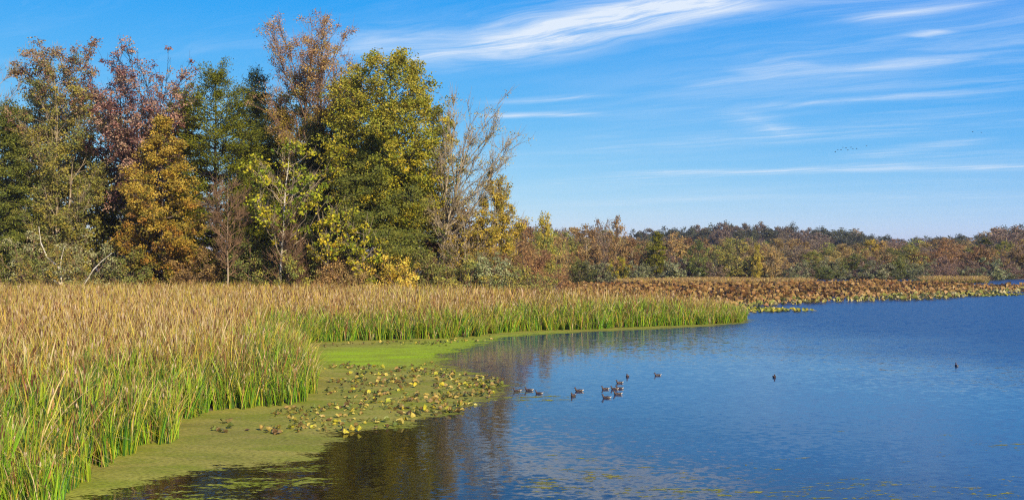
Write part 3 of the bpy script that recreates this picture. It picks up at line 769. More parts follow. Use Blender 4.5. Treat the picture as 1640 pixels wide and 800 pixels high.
FILL = {'rust': 'rust brown tree in the thicket behind %s', 'brown': 'brown leaved tree in the thicket behind %s', 'olive': 'olive green tree in the thicket behind %s',
        'tan': 'tan leaved tree in the thicket behind %s', 'mauve': 'bare greyish mauve tree in the thicket behind %s', 'green': 'dull green tree in the thicket behind %s'}
keys = ['rust', 'brown', 'brown', 'olive', 'olive', 'tan', 'tan', 'mauve', 'mauve', 'green']
x = 830.0
while x < 1760:
    Yb = float(np.interp(gx(x, 200), SHX, SHY)) if x > 990 else float(np.interp(x, [830, 890, 908, 990], [125, 133, 192, 206]))
    for row, (dy, tl, th) in enumerate(((12, 392, 410), (34, 384, 402), (75, 380, 394))):
        if rs.random() < 0.8:
            k = rs.choice(keys)
            top = rs.uniform(tl, th) + (0 if x > 1020 else -20)
            far_tree(k, x + rs.uniform(-10, 10), top, Yb + dy + rs.uniform(-4, 6), rs.uniform(17, 27), 'thicket_tree', FILL[k], 'tree', 'trees in the thicket behind the far shore: ' + k)
    x += rs.uniform(17, 25)
FSH = {'silver_shrub': 'silver green shrub along the far water below %s', 'mauve_shrub': 'purplish brown twiggy shrub along the far water below %s', 'green_shrub': 'dull green shrub along the far water below %s'}
x = 905.0
while x < 1760:
    Yb = float(np.interp(gx(x, 200), SHX, SHY)) if x > 1000 else float(np.interp(x, [900, 912, 1000], [188, 192, 203]))
    for dy, tl, th in ((1.5, 424, 434), (7, 412, 424)):
        k = rs.choice(['silver_shrub', 'mauve_shrub', 'mauve_shrub', 'green_shrub'])
        far_tree(k, x + rs.uniform(-7, 7), rs.uniform(tl, th), Yb + dy + rs.uniform(-1, 2), rs.uniform(15, 25), 'thicket_shrub', FSH[k], 'shrub', 'shrubs along the far water: ' + k, 4.0, 2.6)
    x += rs.uniform(15, 22)
# wooded ridge on the skyline
rdg = dict(H=16.0, R=6.0, t0=0.15, limbs=26, clumps=170, per=26, cr=1.5, flat=0.8, leaf=(0.75, 0.52), rise=0.7, tr=0.3)
far_kind('ridge_green', 2, shape='round', pal=[((0.085, 0.090, 0.040), 3), ((0.11, 0.105, 0.05), 2)], bark='grey', **rdg)
far_kind('ridge_brown', 2, shape='round', pal=[((0.20, 0.14, 0.085), 3), ((0.16, 0.12, 0.08), 2)], bark='grey', **rdg)
far_kind('ridge_gold', 1, shape='round', pal=TAN, bark='grey', **rdg)
RL = {'ridge_green': 'dark green rounded tree on the distant skyline above %s', 'ridge_brown': 'brown rounded tree on the distant skyline above %s', 'ridge_gold': 'yellowish tree on the distant skyline above %s'}
RPX = [700, 1000, 1040, 1100, 1160, 1230, 1300, 1350, 1390, 1440, 1500, 1560, 1600, 1650, 1800]
RPY = [378, 374, 368, 361, 356, 359, 363, 367, 373, 382, 377, 373, 368, 360, 360]
for Y0, dy in ((600, 0), (560, 5), (510, 12)):
    x = 1000.0 if dy else 960.0
    while x < 1780:
        k = rs.choices(['ridge_green', 'ridge_brown', 'ridge_gold'], [5, 3, 0.7 if dy == 0 else 0.3])[0]
        far_tree(k, x, float(np.interp(x, RPX, RPY)) + dy + rs.uniform(-3, 4), Y0 + rs.uniform(-15, 15), rs.uniform(15, 24), 'ridge_tree', RL[k], 'tree', 'trees on the distant skyline: ' + k.split('_')[1], 16.0, 6.0)
        x += rs.uniform(20, 30)

# ---------------------------------------------------------------- cattails
def cattail_arrays(seed, kind, n, h, rad=0.22, heads=1):
    """one clump: blades as bent ribbons; returns verts, quads, colours"""
    rng = np.random.default_rng(seed)
    K = 7
    t = np.linspace(0, 1, K)[None, :]
    az = rng.uniform(0, 2 * np.pi, n)
    hh = h * rng.uniform(0.55, 1.10, n)
    r0 = rad * np.sqrt(rng.uniform(0, 1, n)); a0 = rng.uniform(0, 2 * np.pi, n)
    bx, by = np.cos(a0) * r0, np.sin(a0) * r0
    tilt = np.abs(rng.normal(size=n)) * 0.13 + 0.02
    bend = np.abs(rng.normal(size=n)) * 0.16
    brk = rng.uniform(0, 1, n) < 0.22
    out_ = hh[:, None] * (tilt[:, None] * t + bend[:, None] * t ** 3)
    z = hh[:, None] * (t - 0.25 * bend[:, None] * t ** 3)
    kb = rng.uniform(0.55, 0.85, n)[:, None]
    fold = np.clip(t - kb, 0, 1)
    out_ = np.where(brk[:, None], out_ + hh[:, None] * fold * 0.9, out_)
    z = np.where(brk[:, None], z - hh[:, None] * fold * 1.5, z)
    P = np.stack([bx[:, None] + np.cos(az)[:, None] * out_, by[:, None] + np.sin(az)[:, None] * out_, z - 0.05], -1)
    fa = rng.uniform(0, np.pi, n)
    S = np.stack([np.cos(fa), np.sin(fa), np.zeros(n)], -1)[:, None, :]
    w = (0.010 + 0.012 * rng.uniform(0, 1, n) ** 1.4)[:, None] * (1.5 if kind == 'green' else 1.0) * np.clip(1.15 - t ** 2.2, 0.06, 1) * (0.7 + 0.3 * np.clip(t * 6, 0, 1))
    L = P - S * w[..., None]; Rr = P + S * w[..., None]
    V = np.stack([L, Rr], 2).reshape(-1, 3)
    i = np.arange(n * K * 2).reshape(n, K, 2)
    Q = np.stack([i[:, :-1, 0], i[:, :-1, 1], i[:, 1:, 1], i[:, 1:, 0]], -1).reshape(-1, 4)
    greens = np.array([(0.12, 0.24, 0.016), (0.19, 0.34, 0.016), (0.28, 0.36, 0.020), (0.05, 0.11, 0.025), (0.36, 0.35, 0.03), (0.06, 0.14, 0.02)])
    tans = np.array([(0.52, 0.31, 0.090), (0.64, 0.43, 0.17), (0.42, 0.24, 0.075), (0.60, 0.39, 0.20), (0.26, 0.12, 0.045), (0.74, 0.56, 0.29), (0.19, 0.085, 0.035)])
    golds = np.array([(0.50, 0.37, 0.035), (0.38, 0.34, 0.02), (0.60, 0.45, 0.07)])
    pdry = {'green': 0.12, 'mixed': 0.42, 'dry': 0.68}[kind]
    dry = rng.uniform(0, 1, n) < pdry
    g = greens[rng.integers(0, len(greens), n)] * rng.uniform(0.75, 1.2, (n, 1))
    d = np.where(rng.uniform(0, 1, (n, 1)) < 0.62, tans[rng.integers(0, len(tans), n)], golds[rng.integers(0, len(golds), n)]) * rng.uniform(0.75, 1.15, (n, 1))
    fs = rng.normal(size=n) * 0.14 + {'green': 0.95, 'mixed': 0.72, 'dry': 0.52}[kind]
    dk = rng.uniform(0, 1, n) < 0.16
    d[dk] = np.array([0.13, 0.07, 0.03]) * rng.uniform(0.6, 1.3, (int(dk.sum()), 1))
    f = sstep(t, (fs - 0.16)[:, None], (fs + 0.16)[:, None])
    f = np.where(dry[:, None], 1.0, f)[..., None]
    base = np.where(dry[:, None, None], d[:, None, :] * np.array([0.55, 0.5, 0.45]) + 0 * f, g[:, None, :] + 0 * f)
    c = base * (1 - f) + d[:, None, :] * f
    low = (1 - sstep(t, 0.0, 0.3))[..., None]
    c = np.where(dry[:, None, None], c * (1 - low) + np.array([0.20, 0.13, 0.06]) * low, c)
    Cc = np.repeat(c[:, :, None, :], 2, 2).reshape(-1, 3)
    hv, hq, hc = [], [], []
    off = 0
    for k in range(heads):
        a = rng.uniform(0, 6.28); lean = rng.uniform(0.02, 0.10)
        top = h * rng.uniform(0.82, 1.0)
        fluffy = rng.uniform() < 0.5
        zs = np.array([0, top * 0.5, top * 0.86, top * 0.865, top * 0.90, top * 0.945, top * 0.95, top * 1.03])
        rr = np.array([.007, .007, .006, .019, .022, .017, .005, .002]) * (1.0 if not fluffy else 1.0)
        if fluffy: rr[3:6] *= np.array([1.2, 1.5, 1.2])
        pp = np.stack([np.cos(a) * lean * zs, np.sin(a) * lean * zs, zs], -1)
        v, q = tubes(pp[None], rr[None], 5)
        cc = np.tile(np.array([0.34, 0.25, 0.10]), (len(v), 1))
        cc[15:30] = (0.50, 0.37, 0.22) if fluffy else (0.13, 0.06, 0.025)
        hv.append(v); hq.append(q + off); hc.append(cc); off += len(v)
    if heads:
        return (V, Q, Cc), (np.concatenate(hv), np.concatenate(hq), np.concatenate(hc))
    return (V, Q, Cc), None

CAT = {}
for kind, nv, h in (('green', 6, 2.35), ('mixed', 8, 2.65), ('dry', 7, 2.75)):
    CAT[kind] = []
    for i in range(nv):
        a, b = cattail_arrays(300 + i * 7 + len(kind), kind, 22, h, heads=(1 if (i % 2 == 0 or kind == 'mixed') else 0) + (1 if kind == 'dry' and i % 3 == 0 else 0))
        lm = np_mesh('cattail_%s_leaves' % kind, a[0], a[1], REED, col=a[2], smooth=False)
        hm = np_mesh('cattail_%s_head' % kind, b[0], b[1], REED, col=b[2], smooth=True) if b is not None else None
        if b is not None:
            jm = np_mesh('cattail_%s_all' % kind, np.concatenate([a[0], b[0]]), np.concatenate([a[1], b[1] + len(a[0])]), REED, col=np.concatenate([a[2], b[2]]), smooth=False)
        else:
            jm = lm
        CAT[kind].append((lm, hm, jm))

def gn_scatter(name, meshes, pts, rot, scl, var, label, cat):
    """one object of kind stuff: meshes instanced on points"""
    me = bpy.data.meshes.new(name + '_points')
    n = len(pts)
    me.vertices.add(n); me.vertices.foreach_set('co', np.asarray(pts, np.float32).ravel())
    a = me.attributes.new('rotv', 'FLOAT_VECTOR', 'POINT'); a.data.foreach_set('vector', np.asarray(rot, np.float32).ravel())
    a = me.attributes.new('sclv', 'FLOAT_VECTOR', 'POINT'); a.data.foreach_set('vector', np.asarray(scl, np.float32).ravel())
    a = me.attributes.new('vari', 'INT', 'POINT'); a.data.foreach_set('value', np.asarray(var, np.int32))
    o = obj(name, me)
    tree = bpy.data.node_groups.new(name + '_scatter', 'GeometryNodeTree')
    tree.interface.new_socket('Geometry', in_out='INPUT', socket_type='NodeSocketGeometry')
    tree.interface.new_socket('Geometry', in_out='OUTPUT', socket_type='NodeSocketGeometry')
    N, L = tree.nodes, tree.links
    gi = N.new('NodeGroupInput'); go = N.new('NodeGroupOutput')
    def attr(nm, dt):
        nd = N.new('GeometryNodeInputNamedAttribute'); nd.data_type = dt; nd.inputs['Name'].default_value = nm
        return next(s for s in nd.outputs if s.enabled and s.name == 'Attribute')
    ar, asc, av = attr('rotv', 'FLOAT_VECTOR'), attr('sclv', 'FLOAT_VECTOR'), attr('vari', 'INT')
    er = N.new('FunctionNodeEulerToRotation'); L.new(ar, er.inputs[0])
    jn = N.new('GeometryNodeJoinGeometry')
    for k, msh in enumerate(meshes):
        src = bpy.data.objects.new(name + '_source', msh)
        oi = N.new('GeometryNodeObjectInfo'); oi.inputs['Object'].default_value = src
        cp = N.new('FunctionNodeCompare'); cp.data_type = 'INT'; cp.operation = 'EQUAL'
        ins = [s for s in cp.inputs if s.enabled]
        L.new(av, ins[0]); ins[1].default_value = k
        ip = N.new('GeometryNodeInstanceOnPoints')
        L.new(gi.outputs[0], ip.inputs['Points']); L.new(cp.outputs[0], ip.inputs['Selection'])
        L.new(oi.outputs['Geometry'], ip.inputs['Instance']); L.new(er.outputs[0], ip.inputs['Rotation']); L.new(asc, ip.inputs['Scale'])
        L.new(ip.outputs[0], jn.inputs[0])
    L.new(jn.outputs[0], go.inputs[0])
    md = o.modifiers.new('scatter', 'NODES'); md.node_group = tree
    tag(o, label, cat, kind='stuff')
    return o

rng = np.random.default_rng(77)
def scatter_poly(poly, dens, jit=True):
    a = np.asarray(poly); lo, hi = a.min(0), a.max(0)
    n = int(dens * (hi - lo).prod())
    P = lo + rng.uniform(0, 1, (n, 2)) * (hi - lo)
    s = sdist(P, poly)
    k = s > 0
    return P[k], s[k]
P, S = scatter_poly(REED_POLY, 10.0)
in_view = (np.abs(P[:, 0]) < P[:, 1] * 0.4824 + 4) & (P[:, 1] > 22.5)
edge_wob = vnoise(P[:, 0], P[:, 1], 1.4, 3)
keep = in_view & (S > 0.55 * edge_wob) & (rng.uniform(0, 1, len(P)) < np.where(S < 1.5, 1.0, 0.12 + 0.9 * vnoise(P[:, 0], P[:, 1], 1.3, 8)))
P, S = P[keep], S[keep]
front = np.minimum(S, 9)
nz = vnoise(P[:, 0], P[:, 1], 7.0, 1) * 0.6 + vnoise(P[:, 0], P[:, 1], 2.2, 2) * 0.4
# distance behind the water-side edge only (the wood side stays dry)
wside = sdist(P, [gp(*q) for q in REED_PX] + [(60, 200), (-200, 200), (-200, 20)])
gscore = sstep(-wside, -6.0, 0.0) * 0.95 + (nz - 0.5) * 1.6 + rng.normal(size=len(P)) * 0.12 + 0.10
gscore += 1.0 * sstep(-P[:, 1], -36.5, -31)
kind = np.where(gscore > 0.42, 0, np.where(gscore > 0.02, 1, 2))
hs = np.where(kind == 0, 0.95, 1.0) * rng.uniform(0.66, 1.18, len(P)) * (0.56 + 0.44 * sstep(wside, -0.2, 2.6)) * (1.0 + 0.30 * (nz - 0.5))
hs *= np.interp(P[:, 0], [0, 10, 21], [1.0, 0.93, 0.74])
order = np.argsort(P[:, 1] + 0.4 * np.maximum(wside, 0))
vis = (np.abs(P[order, 0]) < P[order, 1] * 0.4824 + 0.1) & (P[order, 1] > 25.6) & (wside[order] < 2.0)
near = order[vis][:300]
is_near = np.zeros(len(P), bool); is_near[near] = True
kn = ['green', 'mixed', 'dry']
KLAB = {'green': 'green cattail clump at the near water edge of the reed bed', 'mixed': 'tan tipped cattail clump at the near water edge', 'dry': 'dry cattail clump at the near water edge of the reed bed'}
for i in near:
    k = kn[kind[i]]
    lm, hm, _ = CAT[k][rng.integers(0, len(CAT[k]))]
    s = float(hs[i])
    r = empty('cattail_clump', (float(P[i, 0]), float(P[i, 1]), 0.0), float(rng.uniform(0, 6.28)), s)
    r.rotation_euler = (rng.normal() * 0.10, rng.normal() * 0.10, float(rng.uniform(0, 6.28)))
    obj('leaves', lm, r)
    if hm is not None: obj('seed_head', hm, r)
    qx, qy = 820 + P[i, 0] * F / P[i, 1], 400 + F * HC / P[i, 1]
    zone = 'in the bottom left corner' if qy > 770 else 'above the bottom left corner' if qy > 735 else 'along the lower pond edge' if qy > 700 else 'in the notch of the pond edge' if qx < 345 else 'at the lobe before the lily leaves'
    zone = ('with a seed head ' if hm is not None else '') + zone
    zsz = 'tall ' if s > 0.92 else 'short ' if s < 0.68 else ''
    tag(r, zsz + KLAB[k].replace('at the near water edge of the reed bed', zone).replace('at the near water edge', zone), 'cattail', 'cattail clumps along the near water edge: ' + k)
rest = np.where(~is_near)[0]
meshes, base_i = [], {}
for k in kn:
    base_i[k] = len(meshes); meshes += [m_[2] for m_ in CAT[k]]
var = np.array([base_i[kn[kind[i]]] + rng.integers(0, len(CAT[kn[kind[i]]])) for i in rest])
n = len(rest)
rot = np.stack([rng.normal(size=n) * 0.10, rng.normal(size=n) * 0.10, rng.uniform(0, 6.28, n)], 1)
wide = 1 + 0.007 * np.maximum(P[rest, 1] - 40, 0)
scl = np.stack([wide * hs[rest], wide * hs[rest], hs[rest]], 1)
gn_scatter('cattail_bed', meshes, np.column_stack([P[rest], np.zeros(n)]), rot, scl, var, 'tan and green cattail bed filling the left of the marsh', 'cattails')

# straw coloured reeds far off
for poly, lab in (([gp(985, 457.5), gp(1100, 457), gp(1180, 457.5), gp(1300, 457), gp(1302, 453), gp(1150, 451.5), gp(1000, 453.5)], 'straw coloured reed strip between the lotus field and far shrubs'),
                  ([gp(1478, 453), gp(1580, 453), gp(1582, 449.5), gp(1478, 449.5)], 'short straw coloured reed strip at the far water on the right')):
    Q_, S_ = scatter_poly(poly, 4.0)
    n = len(Q_)
    var = rng.integers(0, len(CAT['dry']), n)
    rot = np.stack([rng.normal(size=n) * 0.05, rng.normal(size=n) * 0.05, rng.uniform(0, 6.28, n)], 1)
    s = rng.uniform(0.30, 0.44, n)
    gn_scatter('straw_reeds', [m_[2] for m_ in CAT['dry']], np.column_stack([Q_, np.zeros(n)]), rot, np.stack([s * 4, s * 4, s], 1), var, lab, 'reeds')

# ---------------------------------------------------------------- lotus and lily leaves
def pad_arrays(seed, r, curl, stalk, pal):
    """one leaf: a cupped, folded disc with a notch, on a stalk"""
    rg = np.random.default_rng(seed)
    nA, nR = 14, 3
    th = np.linspace(0.12, 2 * np.pi - 0.12, nA)
    rr = np.array([0.35, 0.72, 1.0])
    ell = 1.0 + 0.22 * np.cos(th)
    phase = rg.uniform(0, 6.28)
    V = [[0, 0, 0.0]]
    for q in rr:
        for a, e in zip(th, ell):
            R_ = r * q * e * (1 + 0.07 * math.sin(5 * a + phase))
            x, y = R_ * math.cos(a), R_ * math.sin(a)
            z = curl * (y * y) / r * 1.6 + 0.16 * r * q * math.sin(3 * a + phase) + 0.10 * curl * x * x / r
            y = y * (1 - 0.45 * abs(curl) * q)
            V.append([x, y, z])
    V = np.array(V)
    Fq, Ft = [], []
    for j in range(nA - 1):
        Ft.append([0, 1 + j, 2 + j])
        for k in range(nR - 1):
            a = 1 + k * nA + j
            Fq.append([a, a + nA, a + nA + 1, a + 1])
    # tilt of the blade
    ax, ay = rg.uniform(-1.0, 1.0) * 0.7, rg.uniform(-1.0, 1.0) * 0.7
    Rx = np.array([[1, 0, 0], [0, math.cos(ax), -math.sin(ax)], [0, math.sin(ax), math.cos(ax)]])
    Ry = np.array([[math.cos(ay), 0, math.sin(ay)], [0, 1, 0], [-math.sin(ay), 0, math.cos(ay)]])
    V = V @ Rx.T @ Ry.T
    V[:, 2] += max(stalk, -V[:, 2].min() + 0.01)
    base = pick_cols(rg, pal, 1)[0]; edge = pick_cols(rg, pal, 1)[0] * 0.8
    c = np.tile(base, (len(V), 1)) * rg.uniform(0.75, 1.25, (len(V), 1))
    c[1 + 2 * nA:] = 0.45 * c[1 + 2 * nA:] + 0.55 * edge
    sp = np.array([[[rg.uniform(-.05, .05), rg.uniform(-.05, .05), -0.15], [0.01, 0.0, V[0, 2] * 0.5], V[0]]])
    sv, sq = tubes(sp, np.array([[0.011, 0.010, 0.008]]), 4)
    return V, np.array(Fq), np.array(Ft), np.clip(c, 0.01, 0.9), sv, sq

def pad_mesh(name, *a, split=False):
    V, Fq, Ft, c, sv, sq = pad_arrays(*a)
    sc = np.tile(np.array([0.16, 0.13, 0.05]), (len(sv), 1))
    if split:
        return np_mesh(name, V, [Fq, Ft], PAD, col=c, smooth=True), np_mesh(name + '_stalk', sv, sq, PAD, col=sc, smooth=True)
    return np_mesh(name, np.concatenate([V, sv]), [Fq, Ft, sq + len(V)], PAD, col=np.concatenate([c, sc]), smooth=True)

PADPAL = {'yellow': [((0.46, 0.39, 0.03), 3), ((0.36, 0.35, 0.04), 2), ((0.52, 0.40, 0.08), 1)],
          'brown': [((0.22, 0.145, 0.04), 3), ((0.13, 0.08, 0.03), 2), ((0.32, 0.22, 0.06), 1)],
          'green': [((0.15, 0.18, 0.03), 3), ((0.11, 0.13, 0.03), 2), ((0.22, 0.23, 0.04), 1)],
          'tan': [((0.46, 0.35, 0.075), 3), ((0.38, 0.26, 0.06), 2), ((0.50, 0.42, 0.10), 1)]}
PADLAB = {('yellow', 0): 'flat yellow lily leaf lying on the duckweed', ('yellow', 1): 'curled yellow lily leaf standing above the duckweed', ('brown', 0): 'flat brown withered lily leaf lying on the duckweed', ('brown', 1): 'curled brown withered lily leaf standing above the duckweed',
          ('green', 0): 'flat olive green lily leaf lying on the duckweed', ('green', 1): 'curled olive green lily leaf standing above the duckweed', ('tan', 0): 'flat pale tan lily leaf lying on the duckweed', ('tan', 1): 'curled pale tan lily leaf standing above the duckweed'}
LILY = {}
for pi, pk in enumerate(PADPAL):
    for cu in (0, 1):
        LILY[pk, cu] = [pad_mesh('lily_%s' % pk, 50 + pi * 20 + cu * 7 + i, 0.15, (0.15, 0.7)[cu] * (1 if i % 3 else -0.8), (0.02, 0.11)[cu], PADPAL[pk], split=True) for i in range(5)]
LZ = px_poly([(330, 692), (440, 694), (560, 690), (620, 690), (655, 676), (740, 658), (800, 632), (800, 604), (730, 598), (690, 582), (640, 588), (545, 582), (512, 586), (524, 640), (430, 662), (340, 668)])
LZ2 = px_poly([(482, 562), (560, 552), (690, 553), (790, 545), (790, 541), (700, 545), (600, 547), (490, 550)])
lr = np.random.default_rng(11)
spots = []
def lily_cluster(poly, ncl, mean, sprd, sc):
    a = np.asarray(poly); lo, hi = a.min(0), a.max(0)
    made = 0
    while made < ncl:
        c_ = lo + lr.uniform(0, 1, 2) * (hi - lo)
        if sdist(c_[None], poly)[0] < 0: continue
        if lr.uniform() > 0.30 + 0.70 * (c_[0] - lo[0]) / (hi[0] - lo[0]): continue
        made += 1
        for _ in range(1 + lr.poisson(mean)):
            q = c_ + lr.normal(size=2) * sprd
            spots.append((q[0], q[1], sc))
lily_cluster(LZ, 98, 0.75, 0.34, 1.0)
lily_cluster(LZ2, 26, 0.6, 0.5, 0.95)
# the edge clumps the photo shows against the dark water
for px, py, k in ((615, 683, 7), (628, 678, 6), (660, 664, 5), (690, 655, 5), (716, 655, 7), (735, 650, 6), (752, 632, 6), (766, 620, 5), (782, 628, 4), (790, 612, 3), (670, 640, 5), (700, 642, 4), (648, 655, 4), (560, 690, 4), (512, 690, 3), (448, 690, 4), (372, 688, 2), (362, 676, 3), (712, 604, 3), (640, 588, 4), (660, 590, 4)):
    X_, Y_ = gp(px, py)
    for _ in range(int(k * 0.85)): spots.append((X_ + lr.normal() * 0.22, Y_ + lr.normal() * 0.35, 1.05))
spots = [s_ for s_ in spots if sdist(np.array([s_[:2]]), REED_POLY)[0] < -0.15][:298]
pads = list(PADPAL)
for X_, Y_, sc in spots:
    far_row = Y_ > 62
    pk = pads[lr.choice(4, p=(0.12, 0.34, 0.44, 0.10) if far_row else (0.24, 0.28, 0.26, 0.22))]
    cu = int(lr.uniform() < 0.72)
    me, sm = LILY[pk, cu][lr.integers(0, 5)]
    r = empty('lily_leaf', (float(X_), float(Y_), 0.0), float(lr.uniform(0, 6.28)), float(sc * lr.uniform(0.48, 0.90)))
    obj('blade', me, r); obj('stalk', sm, r)
    qx, qy = 820 + X_ * F / Y_, 400 + F * HC / Y_
    zone = 'in the far row below the back reeds' if far_row else 'near the ducks' if qx > 735 else 'by the dark water edge' if qy > 640 + (735 - qx) * 0.14 and qx > 540 else 'below the green reed lobe' if qy > 642 else 'right beside the green reed lobe' if qx < 590 else 'in the middle of the patch'
    tag(r, PADLAB[pk, cu].replace('lying on the duckweed', zone).replace('standing above the duckweed', zone), 'lily leaf', 'lily leaves on the duckweed: %s %s' % (pk, ('flat', 'curled')[cu]))

# the smaller leaves and bits between them
lit_m = [LILY_J for LILY_J in [pad_mesh('lily_small', 900 + i, 0.085, (0.2, 0.6, -0.5, 0.3)[i % 4], 0.015 + 0.02 * (i % 3), PADPAL[list(PADPAL)[i % 4]]) for i in range(12)]]
PA, _ = scatter_poly(LZ, 8.5); PB, _ = scatter_poly(LZ2, 2.2)
PA = PA[vnoise(PA[:, 0], PA[:, 1], 1.3, 6) > 0.55 - 0.25 * (PA[:, 0] - PA[:, 0].min()) / np.ptp(PA[:, 0])]
PC = np.concatenate([PA, PB]); PC = PC[sdist(PC, REED_POLY) < -0.1]
n = len(PC); s = lr.uniform(0.6, 1.25, n)
gn_scatter('small_lily_leaves', lit_m, np.column_stack([PC, np.zeros(n)]), np.stack([lr.normal(size=n) * .2, lr.normal(size=n) * .2, lr.uniform(0, 6.28, n)], 1), np.stack([s, s, s], 1), lr.integers(0, 12, n), 'small withered leaf scraps strewn between the lily leaves', 'leaves')

LOT = {'rust': [((0.21, 0.10, 0.026), 3), ((0.14, 0.065, 0.018), 2), ((0.30, 0.17, 0.05), 2)], 'tan': [((0.46, 0.29, 0.09), 3), ((0.34, 0.19, 0.06), 2)], 'yellow': [((0.36, 0.31, 0.08), 3), ((0.24, 0.24, 0.05), 3), ((0.46, 0.38, 0.16), 1), ((0.28, 0.17, 0.05), 2)]}
lot_m = []
for pi, pk in enumerate(LOT):
    for i in range(6):
        lot_m.append(pad_mesh('lotus_' + pk, 500 + pi * 31 + i, 0.25, (0.7, -0.8, 1.0, 0.5, -0.6, 0.9)[i], (0.38, 0.32, 0.18)[pi] * (0.7 + 0.12 * i), LOT[pk]))
LOTUS = px_poly([(903, 458), (1000, 457), (1300, 455.5), (1400, 453), (1480, 456), (1560, 460), (1660, 461.5), (1660, 466), (1570, 474), (1500, 480), (1340, 484), (1250, 489), (1190, 496)]) + [(22, 99), (16, 97), (9, 98), (5.2, 106), (5.6, 130)]
P, S = scatter_poly(LOTUS, 2.6)
k = np.abs(P[:, 0]) < P[:, 1] * 0.4824 + 6
P, S = P[k], S[k]
wsd = sdist(P, px_poly([(1660, 466), (1570, 474), (1500, 480), (1340, 484), (1250, 489), (1190, 496)]) + [(22, 99), (-200, 300), (600, 300)])
sc_ = np.abs(wsd) / 8.0 + lr.normal(size=len(P)) * 0.28 + (vnoise(P[:, 0], P[:, 1], 7, 4) - 0.5) * 0.8
kd = np.where(sc_ < 0.36, 2, np.where(sc_ < 1.05, 1, 0))
kd = np.where((kd == 0) & (rng.uniform(0, 1, len(P)) < 0.22), 1, kd)
n = len(P)
s = rng.uniform(0.75, 1.25, n)
gn_scatter('lotus_field', lot_m, np.column_stack([P, np.zeros(n)]), np.stack([rng.normal(size=n) * .15, rng.normal(size=n) * .15, rng.uniform(0, 6.28, n)], 1), np.stack([s, s, s], 1), kd * 6 + rng.integers(0, 6, n), 'field of withered rust brown lotus leaves with a yellow water edge', 'lotus')
# low green leaves at the near edge of the lotus field
LE = px_poly([(1185, 501), (1300, 499), (1312, 497), (1250, 495), (1190, 494)])
P, S = scatter_poly(LE, 4.0)
LE2 = px_poly([(1560, 476), (1600, 474), (1660, 473), (1660, 471.5), (1600, 472), (1545, 475)])
P2_, S2_ = scatter_poly(LE2, 2.0)
P = np.concatenate([P, P2_]); n = len(P)
lowm = [pad_mesh('lotus_low', 700 + i, 0.2, 0.4, 0.06, PADPAL['green'] if i % 2 else PADPAL['yellow']) for i in range(4)]
gn_scatter('lotus_edge', lowm, np.column_stack([P, np.zeros(n)]), np.stack([rng.normal(size=n) * .15, rng.normal(size=n) * .15, rng.uniform(0, 6.28, n)], 1), np.ones((n, 3)), rng.integers(0, 4, n), 'low green and yellow leaves floating before the lotus field', 'lotus')

# ---------------------------------------------------------------- ducks
def mat_plain(name, c, rough=0.6, c2=None):
    m, g, out = mat_base(name)
    p = g.new('ShaderNodeBsdfPrincipled'); p.inputs['Roughness'].default_value = rough
    tc = g.new('ShaderNodeTexCoord')
    n = g.noise(tc.outputs['Object'], 40.0, 4.0)
    g.l.new(g.mix(g.ramp(n, 0.35, 0.65), c, c2 or tuple(x * 0.6 for x in c)), p.inputs['Base Color'])
    g.l.new(p.outputs[0], out.inputs[0])
    return m
M_BODY = mat_plain('duck_body', (0.085, 0.05, 0.03), 0.6, (0.03, 0.018, 0.014))
M_WING = mat_plain('duck_wing', (0.05, 0.035, 0.028), 0.5)
M_BILL = mat_plain('duck_bill', (0.10, 0.075, 0.04), 0.4)
M_RUMP = mat_plain('duck_rump', (0.55, 0.49, 0.40), 0.7, (0.36, 0.29, 0.22))
M_EYE = mat_plain('duck_eye', (0.01, 0.01, 0.01), 0.15)

def loft(path, rw, rh, S=12):
    P = np.array(path, float); K = len(P)
    T = nrm(np.gradient(P, axis=0))
    B = np.tile([0, 1.0, 0], (K, 1)); U = np.cross(T, B)
    a = np.arange(S) * 2 * np.pi / S
    V = P[:, None] + np.cos(a)[None, :, None] * B[:, None] * np.array(rw)[:, None, None] + np.sin(a)[None, :, None] * U[:, None] * np.array(rh)[:, None, None]
    i = np.arange(K * S).reshape(K, S)
    q = np.stack([i[:-1], np.roll(i[:-1], -1, 1), np.roll(i[1:], -1, 1), i[1:]], -1).reshape(-1, 4)
    return V.reshape(-1, 3), q
bv, bq = loft([(-.205, 0, .075), (-.17, 0, .060), (-.11, 0, .045), (-.03, 0, .038), (.05, 0, .040), (.11, 0, .055), (.140, 0, .088), (.148, 0, .120), (.152, 0, .148), (.162, 0, .172), (.182, 0, .182), (.203, 0, .178), (.214, 0, .172)],
              [.012, .045, .072, .085, .085, .070, .046, .034, .031, .036, .036, .024, .004], [.008, .03, .055, .068, .070, .062, .044, .034, .031, .036, .036, .024, .004])
D_BODY = np_mesh('duck_body', bv, bq, M_BODY, smooth=True)
v, q = loft([(.200, 0, .176), (.225, 0, .169), (.25, 0, .165), (.256, 0, .164)], [.017, .016, .018, .004], [.015, .008, .005, .002], 8)
D_BILL = np_mesh('duck_bill', v, q, M_BILL, smooth=True)
v, q = loft([(.06, .070, .062), (.0, .084, .066), (-.08, .078, .072), (-.15, .050, .082), (-.20, .028, .094)], [.006, .013, .014, .010, .003], [.008, .036, .036, .020, .004], 8)
D_WL = np_mesh('duck_wing', v, q, M_WING, smooth=True)
D_WR = np_mesh('duck_wing', v * np.array([1, -1, 1]), q[:, ::-1], M_WING, smooth=True)
v, q = loft([(-.13, 0, .052), (-.18, 0, .055), (-.215, 0, .072), (-.24, 0, .094), (-.25, 0, .100)], [.055, .050, .038, .024, .008], [.040, .032, .020, .010, .003], 10)
D_TAIL = np_mesh('duck_tail', v, q, M_RUMP, smooth=True)
